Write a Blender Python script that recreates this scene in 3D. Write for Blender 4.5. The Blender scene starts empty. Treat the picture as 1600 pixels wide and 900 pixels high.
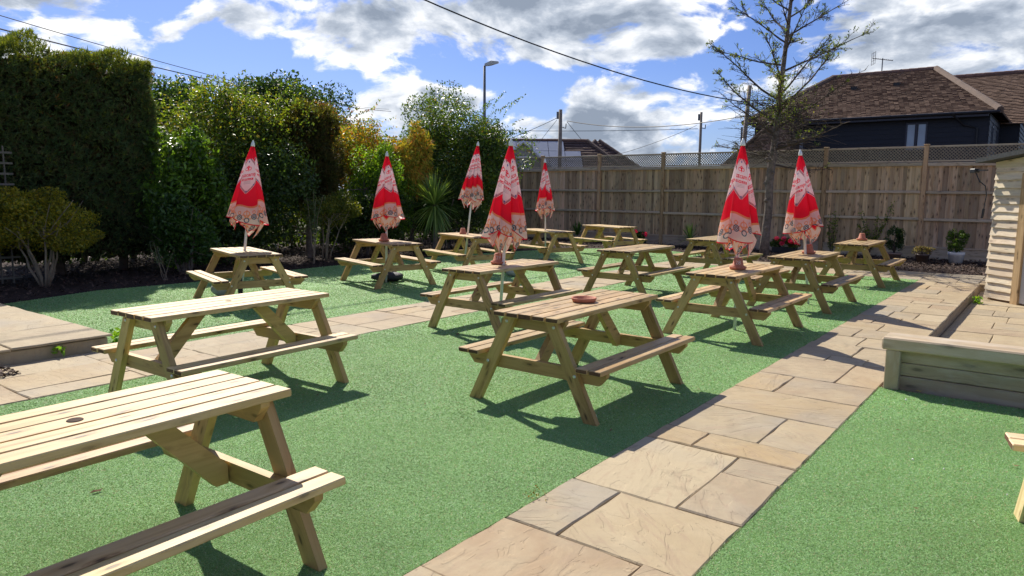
import bpy, math, random
import numpy as np
from mathutils import Vector, Matrix

random.seed(7)
RNG = np.random.default_rng(11)
SC = bpy.context.scene
COL = SC.collection
RAD = math.radians

# ------------------------------------------------------------------ camera
PITCH, ROLL = RAD(7.73), RAD(0.36)
fwd = Vector((0, math.cos(PITCH), -math.sin(PITCH)))
up0 = Vector((0, math.sin(PITCH), math.cos(PITCH)))
rt0 = Vector((1, 0, 0))
rt = math.cos(ROLL) * rt0 + math.sin(ROLL) * up0
upv = -math.sin(ROLL) * rt0 + math.cos(ROLL) * up0
cam = bpy.data.cameras.new('camera')
cam.sensor_width = 36
cam.lens = 1118.2 / 1600 * 36
cam.clip_start = 0.05
cam.clip_end = 3000
co = bpy.data.objects.new('camera', cam)
COL.objects.link(co)
m = Matrix((rt, upv, -fwd)).transposed().to_4x4()
m.translation = Vector((0, 0, 1.639))
co.matrix_world = m
SC.camera = co

# ------------------------------------------------------------------ light, view
SUN_AZ, SUN_EL = RAD(-23), RAD(42.5)          # azimuth from +Y towards +X
S_DIR = Vector((math.sin(SUN_AZ) * math.cos(SUN_EL), math.cos(SUN_AZ) * math.cos(SUN_EL), math.sin(SUN_EL)))
sl = bpy.data.lights.new('sun', 'SUN')
sl.energy = 5.0
sl.angle = RAD(0.53)
sl.color = (1.0, 0.925, 0.81)
so = bpy.data.objects.new('sun', sl)
so.rotation_euler = S_DIR.to_track_quat('Z', 'Y').to_euler()
so.location = (0, 0, 30)
COL.objects.link(so)
SC.view_settings.view_transform = 'Standard'
SC.view_settings.look = 'None'
SC.view_settings.exposure = 0.40
SC.view_settings.gamma = 1
SC.view_settings.use_curve_mapping = False


class N:
    """small helper round a node tree"""
    def __init__(s, nt):
        s.t = nt

    def n(s, typ, **kw):
        x = s.t.nodes.new(typ)
        for k, v in kw.items():
            if k == 'i':
                for kk, vv in v.items():
                    if isinstance(vv, bpy.types.NodeSocket):
                        s.t.links.new(vv, x.inputs[kk])
                    else:
                        x.inputs[kk].default_value = vv
            else:
                setattr(x, k, v)
        return x

    def math(s, op, a, b=None, c=None, clamp=False):
        x = s.n('ShaderNodeMath', operation=op, use_clamp=clamp)
        for k, v in enumerate((a, b, c)):
            if v is None:
                continue
            if isinstance(v, bpy.types.NodeSocket):
                s.t.links.new(v, x.inputs[k])
            else:
                x.inputs[k].default_value = v
        return x.outputs[0]

    def vec(s, op, a, b=None, scale=None):
        x = s.n('ShaderNodeVectorMath', operation=op)
        for k, v in enumerate((a, b)):
            if v is None:
                continue
            if isinstance(v, bpy.types.NodeSocket):
                s.t.links.new(v, x.inputs[k])
            else:
                x.inputs[k].default_value = v
        if scale is not None:
            x.inputs['Scale'].default_value = scale
        return x.outputs['Value'] if op in ('DOT_PRODUCT', 'LENGTH', 'DISTANCE') else x.outputs[0]

    def mix(s, f, a, b, blend='MIX'):
        x = s.n('ShaderNodeMix', data_type='RGBA', blend_type=blend)
        for k, v in ((0, f), (6, a), (7, b)):
            if isinstance(v, bpy.types.NodeSocket):
                s.t.links.new(v, x.inputs[k])
            elif k == 0:
                x.inputs[0].default_value = v
            else:
                x.inputs[k].default_value = (*v, 1) if len(v) == 3 else v
        return x.outputs[2]

    def noise(s, vec, scale, detail=4, rough=0.55, dist=0.0):
        x = s.n('ShaderNodeTexNoise', i={'Scale': scale, 'Detail': detail, 'Roughness': rough, 'Distortion': dist})
        if vec is not None:
            s.t.links.new(vec, x.inputs['Vector'])
        return x.outputs['Fac']

    def ramp(s, f, stops, interp='LINEAR'):
        x = s.n('ShaderNodeValToRGB')
        x.color_ramp.interpolation = interp
        e = x.color_ramp.elements
        while len(e) < len(stops):
            e.new(0.5)
        for k, (p, c) in enumerate(stops):
            e[k].position = p
            e[k].color = (*c, 1) if len(c) == 3 else c
        s.t.links.new(f, x.inputs[0])
        return x.outputs[0]

    def mr(s, f, a, b, c=0.0, d=1.0, smooth=False):
        x = s.n('ShaderNodeMapRange', interpolation_type='SMOOTHSTEP' if smooth else 'LINEAR')
        for k, v in enumerate((f, a, b, c, d)):
            if isinstance(v, bpy.types.NodeSocket):
                s.t.links.new(v, x.inputs[k])
            else:
                x.inputs[k].default_value = v
        return x.outputs[0]


# ------------------------------------------------------------------ world: sky with clouds
W = bpy.data.worlds.new('World')
SC.world = W
W.use_nodes = True
wt = W.node_tree
wt.nodes.clear()
w = N(wt)
sky = w.n('ShaderNodeTexSky', sky_type='NISHITA', sun_disc=False, sun_elevation=SUN_EL, sun_rotation=SUN_AZ,
          altitude=60, air_density=1.0, dust_density=0.6, ozone_density=2.2)
d = w.n('ShaderNodeTexCoord').outputs['Generated']
sep = w.n('ShaderNodeSeparateXYZ', i={0: d})
dx, dy, dz = sep.outputs
az = w.math('ARCTAN2', dx, dy)
el = w.math('ARCSINE', dz)
ae = w.n('ShaderNodeCombineXYZ', i={0: az, 1: el}).outputs[0]
stretch = w.vec('MULTIPLY', d, (1.0, 1.0, 1.9))
warp = w.n('ShaderNodeTexNoise', i={'Vector': stretch, 'Scale': 3.0, 'Detail': 3.0}).outputs['Color']
wv = w.vec('SCALE', w.vec('SUBTRACT', warp, (0.5, 0.5, 0.5)), scale=0.14)
pos = w.vec('ADD', stretch, wv)
# banks of cloud: centre azimuth, elevation (degrees), half width, half height, strength
BANKS = [(2.5, 13.0, 14.5, 3.6, .80), (9.5, 11.2, 7, 2.6, .62), (-12.5, 11.8, 8.5, 2.1, .66), (-18.5, 12.6, 6.5, 2.4, .58), (-6.0, 10.2, 5.0, 1.5, .46),
         (-7.5, 7.0, 7.5, 1.5, .62), (6.5, 5.4, 7.0, 3.3, .72), (14, 3.6, 7, 2.0, .42), (14.2, 10.2, 4.5, 1.3, .36),
         (28.5, 10.6, 9.5, 3.8, .82), (36, 11.5, 8, 5, .7), (21, 7.6, 4.5, 2.2, .5), (20.5, 14.5, 3.5, 1.0, .34),
         (-34.5, 12.2, 7.0, 4.2, .76), (-28.5, 10.3, 4.8, 1.8, .60), (-26, 14.0, 3.5, 1.0, .40), (-24.5, 12.2, 1.3, .6, .34), (2.8, 9.9, 2.0, .7, .36), (12.6, 8.2, 1.6, .7, .36),
         (3, 24, 26, 6.5, .50), (-30, 23, 10, 4, .35)]
acc = 0.055
for (a, e, ra, re, st_) in BANKS:
    v = w.vec('SUBTRACT', ae, (RAD(a), RAD(e), 0))
    v = w.vec('MULTIPLY', v, (1 / RAD(ra), 1 / RAD(re), 0))
    q = w.vec('DOT_PRODUCT', v, v)
    g = w.math('MULTIPLY', w.math('EXPONENT', w.math('MULTIPLY', q, -0.9)), st_)
    acc = w.math('MAXIMUM', g, acc)
GAPS = [(-2.5, 8.7, 5.0, 0.9, .35), (-21, 9.4, 3.6, 1.6, .3), (22.5, 12.9, 3.6, 1.5, .55), (8, 9.0, 5.5, 0.9, .35), (9.5, 14.6, 1.6, 1, .35), (-23.5, 14.0, 2.2, 2.2, .3), (17, 10, 2.4, 3.5, .3)]
for (a, e, ra, re, st_) in GAPS:
    v = w.vec('SUBTRACT', ae, (RAD(a), RAD(e), 0))
    v = w.vec('MULTIPLY', v, (1 / RAD(ra), 1 / RAD(re), 0))
    q = w.vec('DOT_PRODUCT', v, v)
    acc = w.math('SUBTRACT', acc, w.math('MULTIPLY', w.math('EXPONENT', w.math('MULTIPLY', q, -1.0)), st_))
big = w.noise(pos, 8.5, 8, 0.60, 0.12)
fine = w.noise(pos, 17.0, 7, 0.62, 0.1)
dens = w.math('ADD', w.math('MULTIPLY', w.math('SUBTRACT', big, 0.5), 2.5), acc)
dens = w.math('ADD', dens, w.math('MULTIPLY', w.math('SUBTRACT', fine, 0.5), 0.62))
mask = w.mr(dens, 0.17, 0.47, 0, 1, True)
lo = w.vec('ADD', pos, tuple(S_DIR * 0.035))
big2 = w.noise(lo, 8.5, 8, 0.60, 0.12)
fine2 = w.noise(lo, 17.0, 7, 0.62, 0.1)
lit = w.math('ADD', w.math('MULTIPLY', w.math('SUBTRACT', big, big2), 3.4), w.math('MULTIPLY', w.math('SUBTRACT', fine, fine2), 1.1))
thick = w.mr(dens, 0.30, 0.95, 0, 1, False)
sunside = w.math('MAXIMUM', w.mr(w.vec('DOT_PRODUCT', d, tuple(S_DIR)), -0.1, 0.6, 0.0, 1.0, True), 0.18)
thick = w.math('MULTIPLY', thick, sunside)     # clouds seen against the sun have dark bases, front-lit ones do not
bright = w.math('ADD', w.math('SUBTRACT', 0.84, w.math('MULTIPLY', thick, 0.92)), w.math('MULTIPLY', lit, 0.95), clamp=True)
ccol = w.ramp(bright, [(0.0, (2.3, 2.75, 3.5)), (0.35, (4.0, 4.5, 5.3)), (0.7, (6.9, 7.2, 7.7)), (1.0, (9.3, 9.3, 9.3))])
skyc = w.vec('MULTIPLY', sky.outputs[0], (0.41, 0.495, 0.79))
hz = w.mr(el, 0.0, 0.16, 0.35, 0.0)
skyh = w.mix(hz, skyc, (3.5, 4.7, 6.7))
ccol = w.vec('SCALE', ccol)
fill_boost = ccol.node
wt.links.new(w.mr(w.vec('DOT_PRODUCT', d, tuple(S_DIR)), -0.3, 0.5, 1.6, 0.95), fill_boost.inputs['Scale'])  # clouds opposite the sun brightened further, as added fill light
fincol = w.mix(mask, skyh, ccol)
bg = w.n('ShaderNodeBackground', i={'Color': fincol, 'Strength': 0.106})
wo = w.n('ShaderNodeOutputWorld')
wt.links.new(bg.outputs[0], wo.inputs[0])

# ------------------------------------------------------------------ garden axes
# s runs along the paved paths (away from the camera), t to the right of them
AX = RAD(52.4)
CA, SA = math.cos(AX), math.sin(AX)


def P(s, t, z=0.0):
    return Vector((s * CA + t * SA, s * SA - t * CA, z))


# ------------------------------------------------------------------ object helpers
def mesh_from(name, verts, faces, mats=(), smooth=False, mi=None, col=None, colname='tint'):
    me = bpy.data.meshes.new(name)
    me.from_pydata([tuple(v) for v in verts], [], faces)
    for mm in mats:
        me.materials.append(mm)
    if mi is not None:
        me.polygons.foreach_set('material_index', mi)
    if smooth:
        me.polygons.foreach_set('use_smooth', [True] * len(me.polygons))
    if col is not None:
        a = me.color_attributes.new(colname, 'FLOAT_COLOR', 'POINT')
        a.data.foreach_set('color', np.asarray(col, dtype=np.float32).ravel())
    me.update()
    return me


def mesh_np(name, verts, faces, mat, col=None, smooth=False, colname='tint'):
    """verts (n,3), faces (m,k) with constant k"""
    verts = np.ascontiguousarray(verts, dtype=np.float32)
    faces = np.ascontiguousarray(faces, dtype=np.int32)
    me = bpy.data.meshes.new(name)
    me.vertices.add(len(verts))
    me.vertices.foreach_set('co', verts.ravel())
    k = faces.shape[1]
    me.loops.add(faces.size)
    me.loops.foreach_set('vertex_index', faces.ravel())
    me.polygons.add(len(faces))
    me.polygons.foreach_set('loop_start', np.arange(0, faces.size, k, dtype=np.int32))
    if smooth:
        me.polygons.foreach_set('use_smooth', np.ones(len(faces), dtype=bool))
    if col is not None:
        a = me.color_attributes.new(colname, 'FLOAT_COLOR', 'POINT')
        c4 = np.ones((len(verts), 4), dtype=np.float32)
        c4[:, :3] = col
        a.data.foreach_set('color', c4.ravel())
    me.materials.append(mat)
    me.update(calc_edges=True)
    return me


def ob(name, me, parent=None, loc=(0, 0, 0), rot=(0, 0, 0), label=None, cat=None, group=None, kind=None, scale=None):
    o = bpy.data.objects.new(name, me)
    COL.objects.link(o)
    if parent is not None:
        o.parent = parent
    o.location = loc
    if isinstance(rot, Matrix):
        o.rotation_euler = rot.to_euler()
    else:
        o.rotation_euler = rot
    if scale is not None:
        o.scale = scale
    tag(o, label, cat, group, kind)
    return o


def tag(o, label=None, cat=None, group=None, kind=None):
    if label:
        o['label'] = label
    if cat:
        o['category'] = cat
    if group:
        o['group'] = group
    if kind:
        o['kind'] = kind
    return o


def thing(name, label, cat, loc, rz=0.0, group=None):
    return ob(name, None, None, loc, (0, 0, rz), label, cat, group)


class MB:
    """collects shapes into one mesh"""
    def __init__(s):
        s.v, s.f, s.mi = [], [], []

    def add(s, v, f, mi=0):
        b = len(s.v)
        s.v += [tuple(x) for x in v]
        s.f += [tuple(i + b for i in q) for q in f]
        s.mi += [mi] * len(f)

    def box(s, x0, x1, y0, y1, z0, z1, mi=0, M=None, bev=0.0):
        if bev > 0:
            v, f = bevbox(x0, x1, y0, y1, z0, z1, bev)
        else:
            v = [(x, y, z) for z in (z0, z1) for y in (y0, y1) for x in (x0, x1)]
            f = [(0, 2, 3, 1), (4, 5, 7, 6), (0, 1, 5, 4), (2, 6, 7, 3), (0, 4, 6, 2), (1, 3, 7, 5)]
        if M is not None:
            v = [M @ Vector(q) for q in v]
        s.add(v, f, mi)

    def tube(s, pts, rad, k=6, mi=0, cap=True):
        v, f = tube(pts, rad, k, cap)
        s.add(v, f, mi)

    def lathe(s, prof, k=20, mi=0, off=(0, 0, 0)):
        v, f = [], []
        for (r, z) in prof:
            for j in range(k):
                a = 2 * math.pi * j / k
                v.append((off[0] + r * math.cos(a), off[1] + r * math.sin(a), off[2] + z))
        for i in range(len(prof) - 1):
            for j in range(k):
                j2 = (j + 1) % k
                f.append((i * k + j, i * k + j2, (i + 1) * k + j2, (i + 1) * k + j))
        s.add(v, f, mi)

    def prism(s, poly, x0, x1, axis='x', mi=0):
        """poly in the two other axes, extruded"""
        def c(a, b, x):
            return (x, a, b) if axis == 'x' else ((a, x, b) if axis == 'y' else (a, b, x))
        n = len(poly)
        v = [c(a, b, x0) for a, b in poly] + [c(a, b, x1) for a, b in poly]
        f = [tuple(range(n))[::-1], tuple(range(n, 2 * n))] + [(i, (i + 1) % n, n + (i + 1) % n, n + i) for i in range(n)]
        s.add(v, f, mi)

    def mesh(s, name, mats, smooth=False):
        if not isinstance(mats, (list, tuple)):
            mats = [mats]
        return mesh_from(name, s.v, s.f, mats, smooth, s.mi)


def bevbox(x0, x1, y0, y1, z0, z1, b):
    """box whose four long (x) edges and the ends are chamfered"""
    v, f = [], []
    prof = [(y0 + b, z0), (y1 - b, z0), (y1, z0 + b), (y1, z1 - b), (y1 - b, z1), (y0 + b, z1), (y0, z1 - b), (y0, z0 + b)]
    cy, cz = (y0 + y1) / 2, (z0 + z1) / 2
    ky, kz = 1 - 2 * b / max(y1 - y0, 1e-6), 1 - 2 * b / max(z1 - z0, 1e-6)
    for x, sh in ((x0, True), (x0 + b, False), (x1 - b, False), (x1, True)):
        for (y, z) in prof:
            if sh:
                v.append((x, cy + (y - cy) * ky, cz + (z - cz) * kz))
            else:
                v.append((x, y, z))
    for i in range(3):
        for j in range(8):
            f.append((i * 8 + j, i * 8 + (j + 1) % 8, (i + 1) * 8 + (j + 1) % 8, (i + 1) * 8 + j))
    f.append(tuple(range(8)))
    f.append(tuple(range(31, 23, -1)))
    return v, [q[::-1] for q in f]


def tube(pts, rad, k=6, cap=True):
    pts = [Vector(p) for p in pts]
    if not isinstance(rad, (list, tuple)):
        rad = [rad] * len(pts)
    v, f = [], []
    prev = None
    for i, p in enumerate(pts):
        dd = (pts[min(i + 1, len(pts) - 1)] - pts[max(i - 1, 0)])
        dd = dd.normalized() if dd.length > 1e-9 else Vector((0, 0, 1))
        if prev is None:
            a = dd.cross(Vector((0, 0, 1)))
            if a.length < 0.05:
                a = dd.cross(Vector((1, 0, 0)))
        else:
            a = prev - dd * prev.dot(dd)
        a.normalize()
        prev = a
        b = dd.cross(a)
        for j in range(k):
            th = 2 * math.pi * j / k
            v.append(tuple(p + (a * math.cos(th) + b * math.sin(th)) * rad[i]))
    for i in range(len(pts) - 1):
        for j in range(k):
            j2 = (j + 1) % k
            f.append((i * k + j, i * k + j2, (i + 1) * k + j2, (i + 1) * k + j))
    if cap:
        f.append(tuple(range(k))[::-1])
        f.append(tuple(range((len(pts) - 1) * k, len(pts) * k)))
    return v, f


# ------------------------------------------------------------------ materials
def new_mat(name):
    mt = bpy.data.materials.new(name)
    mt.use_nodes = True
    nt = mt.node_tree
    nt.nodes.clear()
    k = N(nt)
    out = k.n('ShaderNodeOutputMaterial')
    p = k.n('ShaderNodeBsdfPrincipled')
    nt.links.new(p.outputs[0], out.inputs[0])
    return mt, k, p, out


def setp(k, p, **kw):
    names = {'col': 'Base Color', 'rough': 'Roughness', 'metal': 'Metallic', 'spec': 'Specular IOR Level', 'normal': 'Normal', 'coat': 'Coat Weight',
             'sheen': 'Sheen Weight'}
    for a, v in kw.items():
        s = p.inputs[names[a]]
        if isinstance(v, bpy.types.NodeSocket):
            k.t.links.new(v, s)
        else:
            s.default_value = (*v, 1) if a == 'col' else v


def bump(k, h, strength, dist):
    return k.n('ShaderNodeBump', i={'Height': h, 'Strength': strength, 'Distance': dist}).outputs[0]


def simple(name, col, rough=0.6, metal=0.0, var=0.12, scale=8.0, bmp=0.15, spec=0.5, dist=0.004):
    mt, k, p, _ = new_mat(name)
    tc = k.n('ShaderNodeTexCoord').outputs['Object']
    nz = k.noise(tc, scale, 6, 0.65)
    c = k.mix(k.mr(nz, 0.3, 0.7, 0, 1), tuple(x * (1 - var) for x in col), tuple(min(1, x * (1 + var)) for x in col))
    setp(k, p, col=c, rough=rough, metal=metal, spec=spec)
    if bmp:
        setp(k, p, normal=bump(k, k.noise(tc, scale * 6, 5, 0.6), bmp, dist))
    return mt


def wood(name, light, mid, dark, knots=0.7, gscale=1.0, rough=0.55, green=None, wear=None, spec=0.4, rvar=0.18):
    mt, k, p, _ = new_mat(name)
    tc = k.n('ShaderNodeTexCoord').outputs['Object']
    rnd = k.n('ShaderNodeObjectInfo').outputs['Random']
    off = k.n('ShaderNodeCombineXYZ', i={0: k.math('MULTIPLY', rnd, 37.0), 1: k.math('MULTIPLY', rnd, 91.0), 2: k.math('MULTIPLY', rnd, 53.0)}).outputs[0]
    q = k.vec('ADD', tc, off)
    # knots bend the grain
    sq = k.n('ShaderNodeSeparateXYZ', i={0: q})
    yz = k.math('ADD', sq.outputs[1], k.math('MULTIPLY', sq.outputs[2], 1.3))
    kv = k.n('ShaderNodeCombineXYZ', i={0: k.math('MULTIPLY', sq.outputs[0], 3.6 * gscale), 1: k.math('MULTIPLY', yz, 10.0 * gscale)}).outputs[0]
    vor = k.n('ShaderNodeTexVoronoi', voronoi_dimensions='2D', i={'Vector': kv, 'Scale': 1.0}).outputs['Distance']
    bend = k.math('MULTIPLY', k.mr(vor, 0.0, 0.45, 1, 0, True), 0.045 / gscale)
    sx = k.n('ShaderNodeSeparateXYZ', i={0: q})
    q2 = k.n('ShaderNodeCombineXYZ', i={0: sx.outputs[0], 1: k.math('ADD', sx.outputs[1], bend), 2: sx.outputs[2]}).outputs[0]
    gv = k.vec('MULTIPLY', q2, (1.3 * gscale, 30 * gscale, 30 * gscale))
    wide = k.noise(k.vec('MULTIPLY', q2, (0.8 * gscale, 11 * gscale, 11 * gscale)), 1.0, 3, 0.5, 0.4)
    g1 = k.noise(gv, 1.0, 6, 0.62, 0.6)
    g = k.math('ADD', k.math('MULTIPLY', g1, 0.6), k.math('MULTIPLY', wide, 0.4))
    c = k.ramp(g, [(0.33, dark), (0.47, mid), (0.62, light)])
    kn = k.mr(vor, 0.05, 0.13, 1, 0, True)
    rare = k.mr(k.noise(k.vec('MULTIPLY', q, (1.9 * gscale, 5 * gscale, 5 * gscale)), 1.0, 1), 0.40, 0.46, 0, 1)
    knf = k.math('MULTIPLY', k.math('MULTIPLY', kn, rare), knots)
    c = k.mix(k.math('MULTIPLY', k.math('MULTIPLY', k.mr(vor, 0.12, 0.30, 0.55, 0, True), rare), knots), c, dark)
    c = k.mix(knf, c, tuple(x * 0.30 for x in dark))
    if green is not None:
        gf = k.mr(k.noise(k.vec('MULTIPLY', q, (3, 6, 6)), 1.0, 4, 0.6), 0.42, 0.68, 0, 0.75)
        c = k.mix(gf, c, green)
    st2 = k.mr(k.noise(k.vec('MULTIPLY', q, (1.2, 2.2, 2.2)), 1.0, 5, 0.65), 0.55, 0.75, 0, 0.30)
    c = k.mix(st2, c, tuple(x * 0.9 for x in dark))
    if wear is not None:
        wf = k.mr(k.noise(k.vec('MULTIPLY', q, (2.2, 9, 9)), 1.0, 5, 0.65), 0.45, 0.72, 0, 0.7)
        c = k.mix(wf, c, wear)
    hsv = k.n('ShaderNodeHueSaturation', i={'Color': c, 'Value': k.mr(rnd, 0, 1, 1 - rvar, 1 + rvar), 'Hue': k.mr(k.math('FRACT', k.math('MULTIPLY', rnd, 7.3)), 0, 1, 0.497, 0.513)})
    oc = k.n('ShaderNodeObjectInfo').outputs['Color']
    hcol = k.mix(1.0, hsv.outputs[0], oc, 'MULTIPLY')
    setp(k, p, col=hcol, rough=k.mr(g1, 0.3, 0.7, rough - 0.08, rough + 0.14), spec=spec,
         normal=bump(k, k.math('SUBTRACT', g1, k.math('MULTIPLY', knf, 0.5)), 0.35, 0.0025))
    return mt


M_BOARD = wood('treated_pine_boards', (0.64, 0.45, 0.225), (0.53, 0.345, 0.155), (0.31, 0.175, 0.065), 1.0, 1.0, 0.46, wear=(0.55, 0.43, 0.27))
M_LEG = wood('treated_pine_frame', (0.57, 0.36, 0.155), (0.45, 0.27, 0.105), (0.27, 0.145, 0.055), 0.9, 1.0, 0.5, green=(0.40, 0.28, 0.10))
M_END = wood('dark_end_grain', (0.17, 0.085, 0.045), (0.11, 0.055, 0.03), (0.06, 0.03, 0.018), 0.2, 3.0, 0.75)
M_PALEWOOD = wood('pale_new_pine', (0.74, 0.58, 0.36), (0.68, 0.50, 0.28), (0.52, 0.36, 0.18), 0.6, 1.0, 0.5)
M_FENCE = wood('weathered_fence_boards', (0.60, 0.42, 0.26), (0.48, 0.315, 0.185), (0.24, 0.145, 0.08), 1.0, 0.8, 0.75, wear=(0.47, 0.37, 0.26), rvar=0.36)
M_RAIL = wood('weathered_fence_rails', (0.58, 0.45, 0.32), (0.48, 0.36, 0.25), (0.31, 0.22, 0.14), 0.6, 1.0, 0.7, wear=(0.44, 0.38, 0.29), rvar=0.14)
M_POST = wood('fence_posts', (0.60, 0.40, 0.22), (0.49, 0.31, 0.165), (0.31, 0.19, 0.09), 0.7, 0.8, 0.7, rvar=0.2)
M_TRELLIS = wood('grey_trellis', (0.36, 0.30, 0.22), (0.30, 0.24, 0.17), (0.2, 0.155, 0.11), 0.2, 1.0, 0.7)
M_SLEEPER = wood('grey_green_sleeper', (0.50, 0.40, 0.27), (0.40, 0.30, 0.19), (0.22, 0.16, 0.10), 1.0, 0.55, 0.75, green=(0.36, 0.30, 0.20), wear=(0.52, 0.47, 0.38))
M_CLAD = wood('waney_cladding', (0.80, 0.68, 0.50), (0.70, 0.57, 0.40), (0.48, 0.36, 0.24), 0.6, 0.7, 0.7, wear=(0.58, 0.52, 0.42))
M_BOLT = simple('galvanised_bolt', (0.62, 0.62, 0.6), 0.3, 0.85, bmp=0)
M_POLE = simple('white_metal_pole', (0.72, 0.72, 0.73), 0.35, 0.1, var=0.04, bmp=0)
M_FINIAL = simple('white_plastic_cap', (0.80, 0.79, 0.77), 0.4, bmp=0, var=0.03)
M_TERRA = simple('terracotta', (0.46, 0.155, 0.085), 0.75, var=0.22, scale=22, bmp=0.25)
M_CHALK = simple('chalk', (0.72, 0.60, 0.55), 0.9, bmp=0)
M_BLACK = simple('black_plastic', (0.018, 0.02, 0.024), 0.45, var=0.3, bmp=0.2)
M_CAPB = simple('matt_brown_cap', (0.10, 0.075, 0.06), 0.95, var=0.3, bmp=0, spec=0.1)
M_BAG = simple('black_bag_fabric', (0.022, 0.025, 0.035), 0.55, var=0.3, scale=12, bmp=0.5, dist=0.02)
M_CONC = simple('pale_concrete', (0.36, 0.37, 0.34), 0.85, var=0.2, scale=10, bmp=0.5)
M_WHITE = simple('white_plastic_pot', (0.70, 0.69, 0.66), 0.5, var=0.08, bmp=0.1)
M_BROWNPOT = simple('brown_pot', (0.10, 0.07, 0.055), 0.6, var=0.2)
M_BARK = simple('tree_bark', (0.19, 0.15, 0.12), 0.9, var=0.6, scale=9, bmp=0.9, dist=0.03)
M_STEM = simple('pale_shrub_stems', (0.27, 0.21, 0.145), 0.85, var=0.3, scale=14, bmp=0.6)
M_DARKTWIG = simple('dark_twigs', (0.085, 0.062, 0.045), 0.9, var=0.3, scale=14, bmp=0.3)
M_POLEWOOD = simple('telegraph_pole_wood', (0.26, 0.215, 0.165), 0.85, var=0.25, scale=3, bmp=0.4)
M_STEEL = simple('grey_lamp_post', (0.16, 0.17, 0.17), 0.5, 0.3, bmp=0)
M_LAMPHEAD = simple('pale_lamp_head', (0.55, 0.55, 0.5), 0.5, bmp=0)
M_CABLE = simple('black_cable', (0.012, 0.013, 0.016), 0.5, bmp=0)
M_FELT = simple('roofing_felt', (0.045, 0.05, 0.052), 0.8, var=0.4, scale=30, bmp=0.7)
M_DOOR = simple('pale_grey_door', (0.52, 0.52, 0.50), 0.5, var=0.05, scale=4, bmp=0.05)
M_SILL = simple('white_frame', (0.72, 0.72, 0.72), 0.4, bmp=0)


def clad_mat():
    mt, k, p, _ = new_mat('blue_black_weatherboard')
    tc = k.n('ShaderNodeTexCoord').outputs['Object']
    nz = k.noise(k.vec('MULTIPLY', tc, (1, 1, 9)), 2.0, 5, 0.6)
    setp(k, p, col=k.mix(nz, (0.012, 0.015, 0.022), (0.022, 0.027, 0.038)), rough=0.55, spec=0.3)
    return mt


M_DARKCLAD = clad_mat()


def tile_mat(name, a, b, c):
    mt, k, p, _ = new_mat(name)
    tc = k.n('ShaderNodeTexCoord').outputs['Object']
    at = k.n('ShaderNodeAttribute', attribute_name='tint').outputs['Fac']
    nz = k.noise(tc, 1.6, 6, 0.65)
    col = k.ramp(k.math('ADD', k.math('MULTIPLY', at, 0.34), k.math('MULTIPLY', nz, 0.6)), [(0.2, a), (0.5, b), (0.85, c)])
    setp(k, p, col=col, rough=0.85, spec=0.25, normal=bump(k, k.noise(tc, 30, 4), 0.3, 0.01))
    return mt


M_TILE = tile_mat('brown_plain_tiles', (0.15, 0.098, 0.07), (0.215, 0.142, 0.10), (0.29, 0.20, 0.145))
M_RIDGE = simple('ridge_tiles', (0.17, 0.10, 0.075), 0.85, var=0.3, scale=3)
M_HIP = simple('hip_tiles', (0.145, 0.10, 0.075), 0.85, var=0.25, scale=3)


def glass_mat(name, col, rough=0.05):
    mt, k, p, _ = new_mat(name)
    setp(k, p, col=col, rough=rough, spec=1.0)
    p.inputs['Coat Weight'].default_value = 0.6
    return mt


M_GLASS = glass_mat('window_glass', (0.30, 0.36, 0.44), 0.08)
M_PANEL = simple('solar_panel_glass', (0.36, 0.38, 0.42), 0.22, 0.0, var=0.05, bmp=0, spec=1.0)


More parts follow.
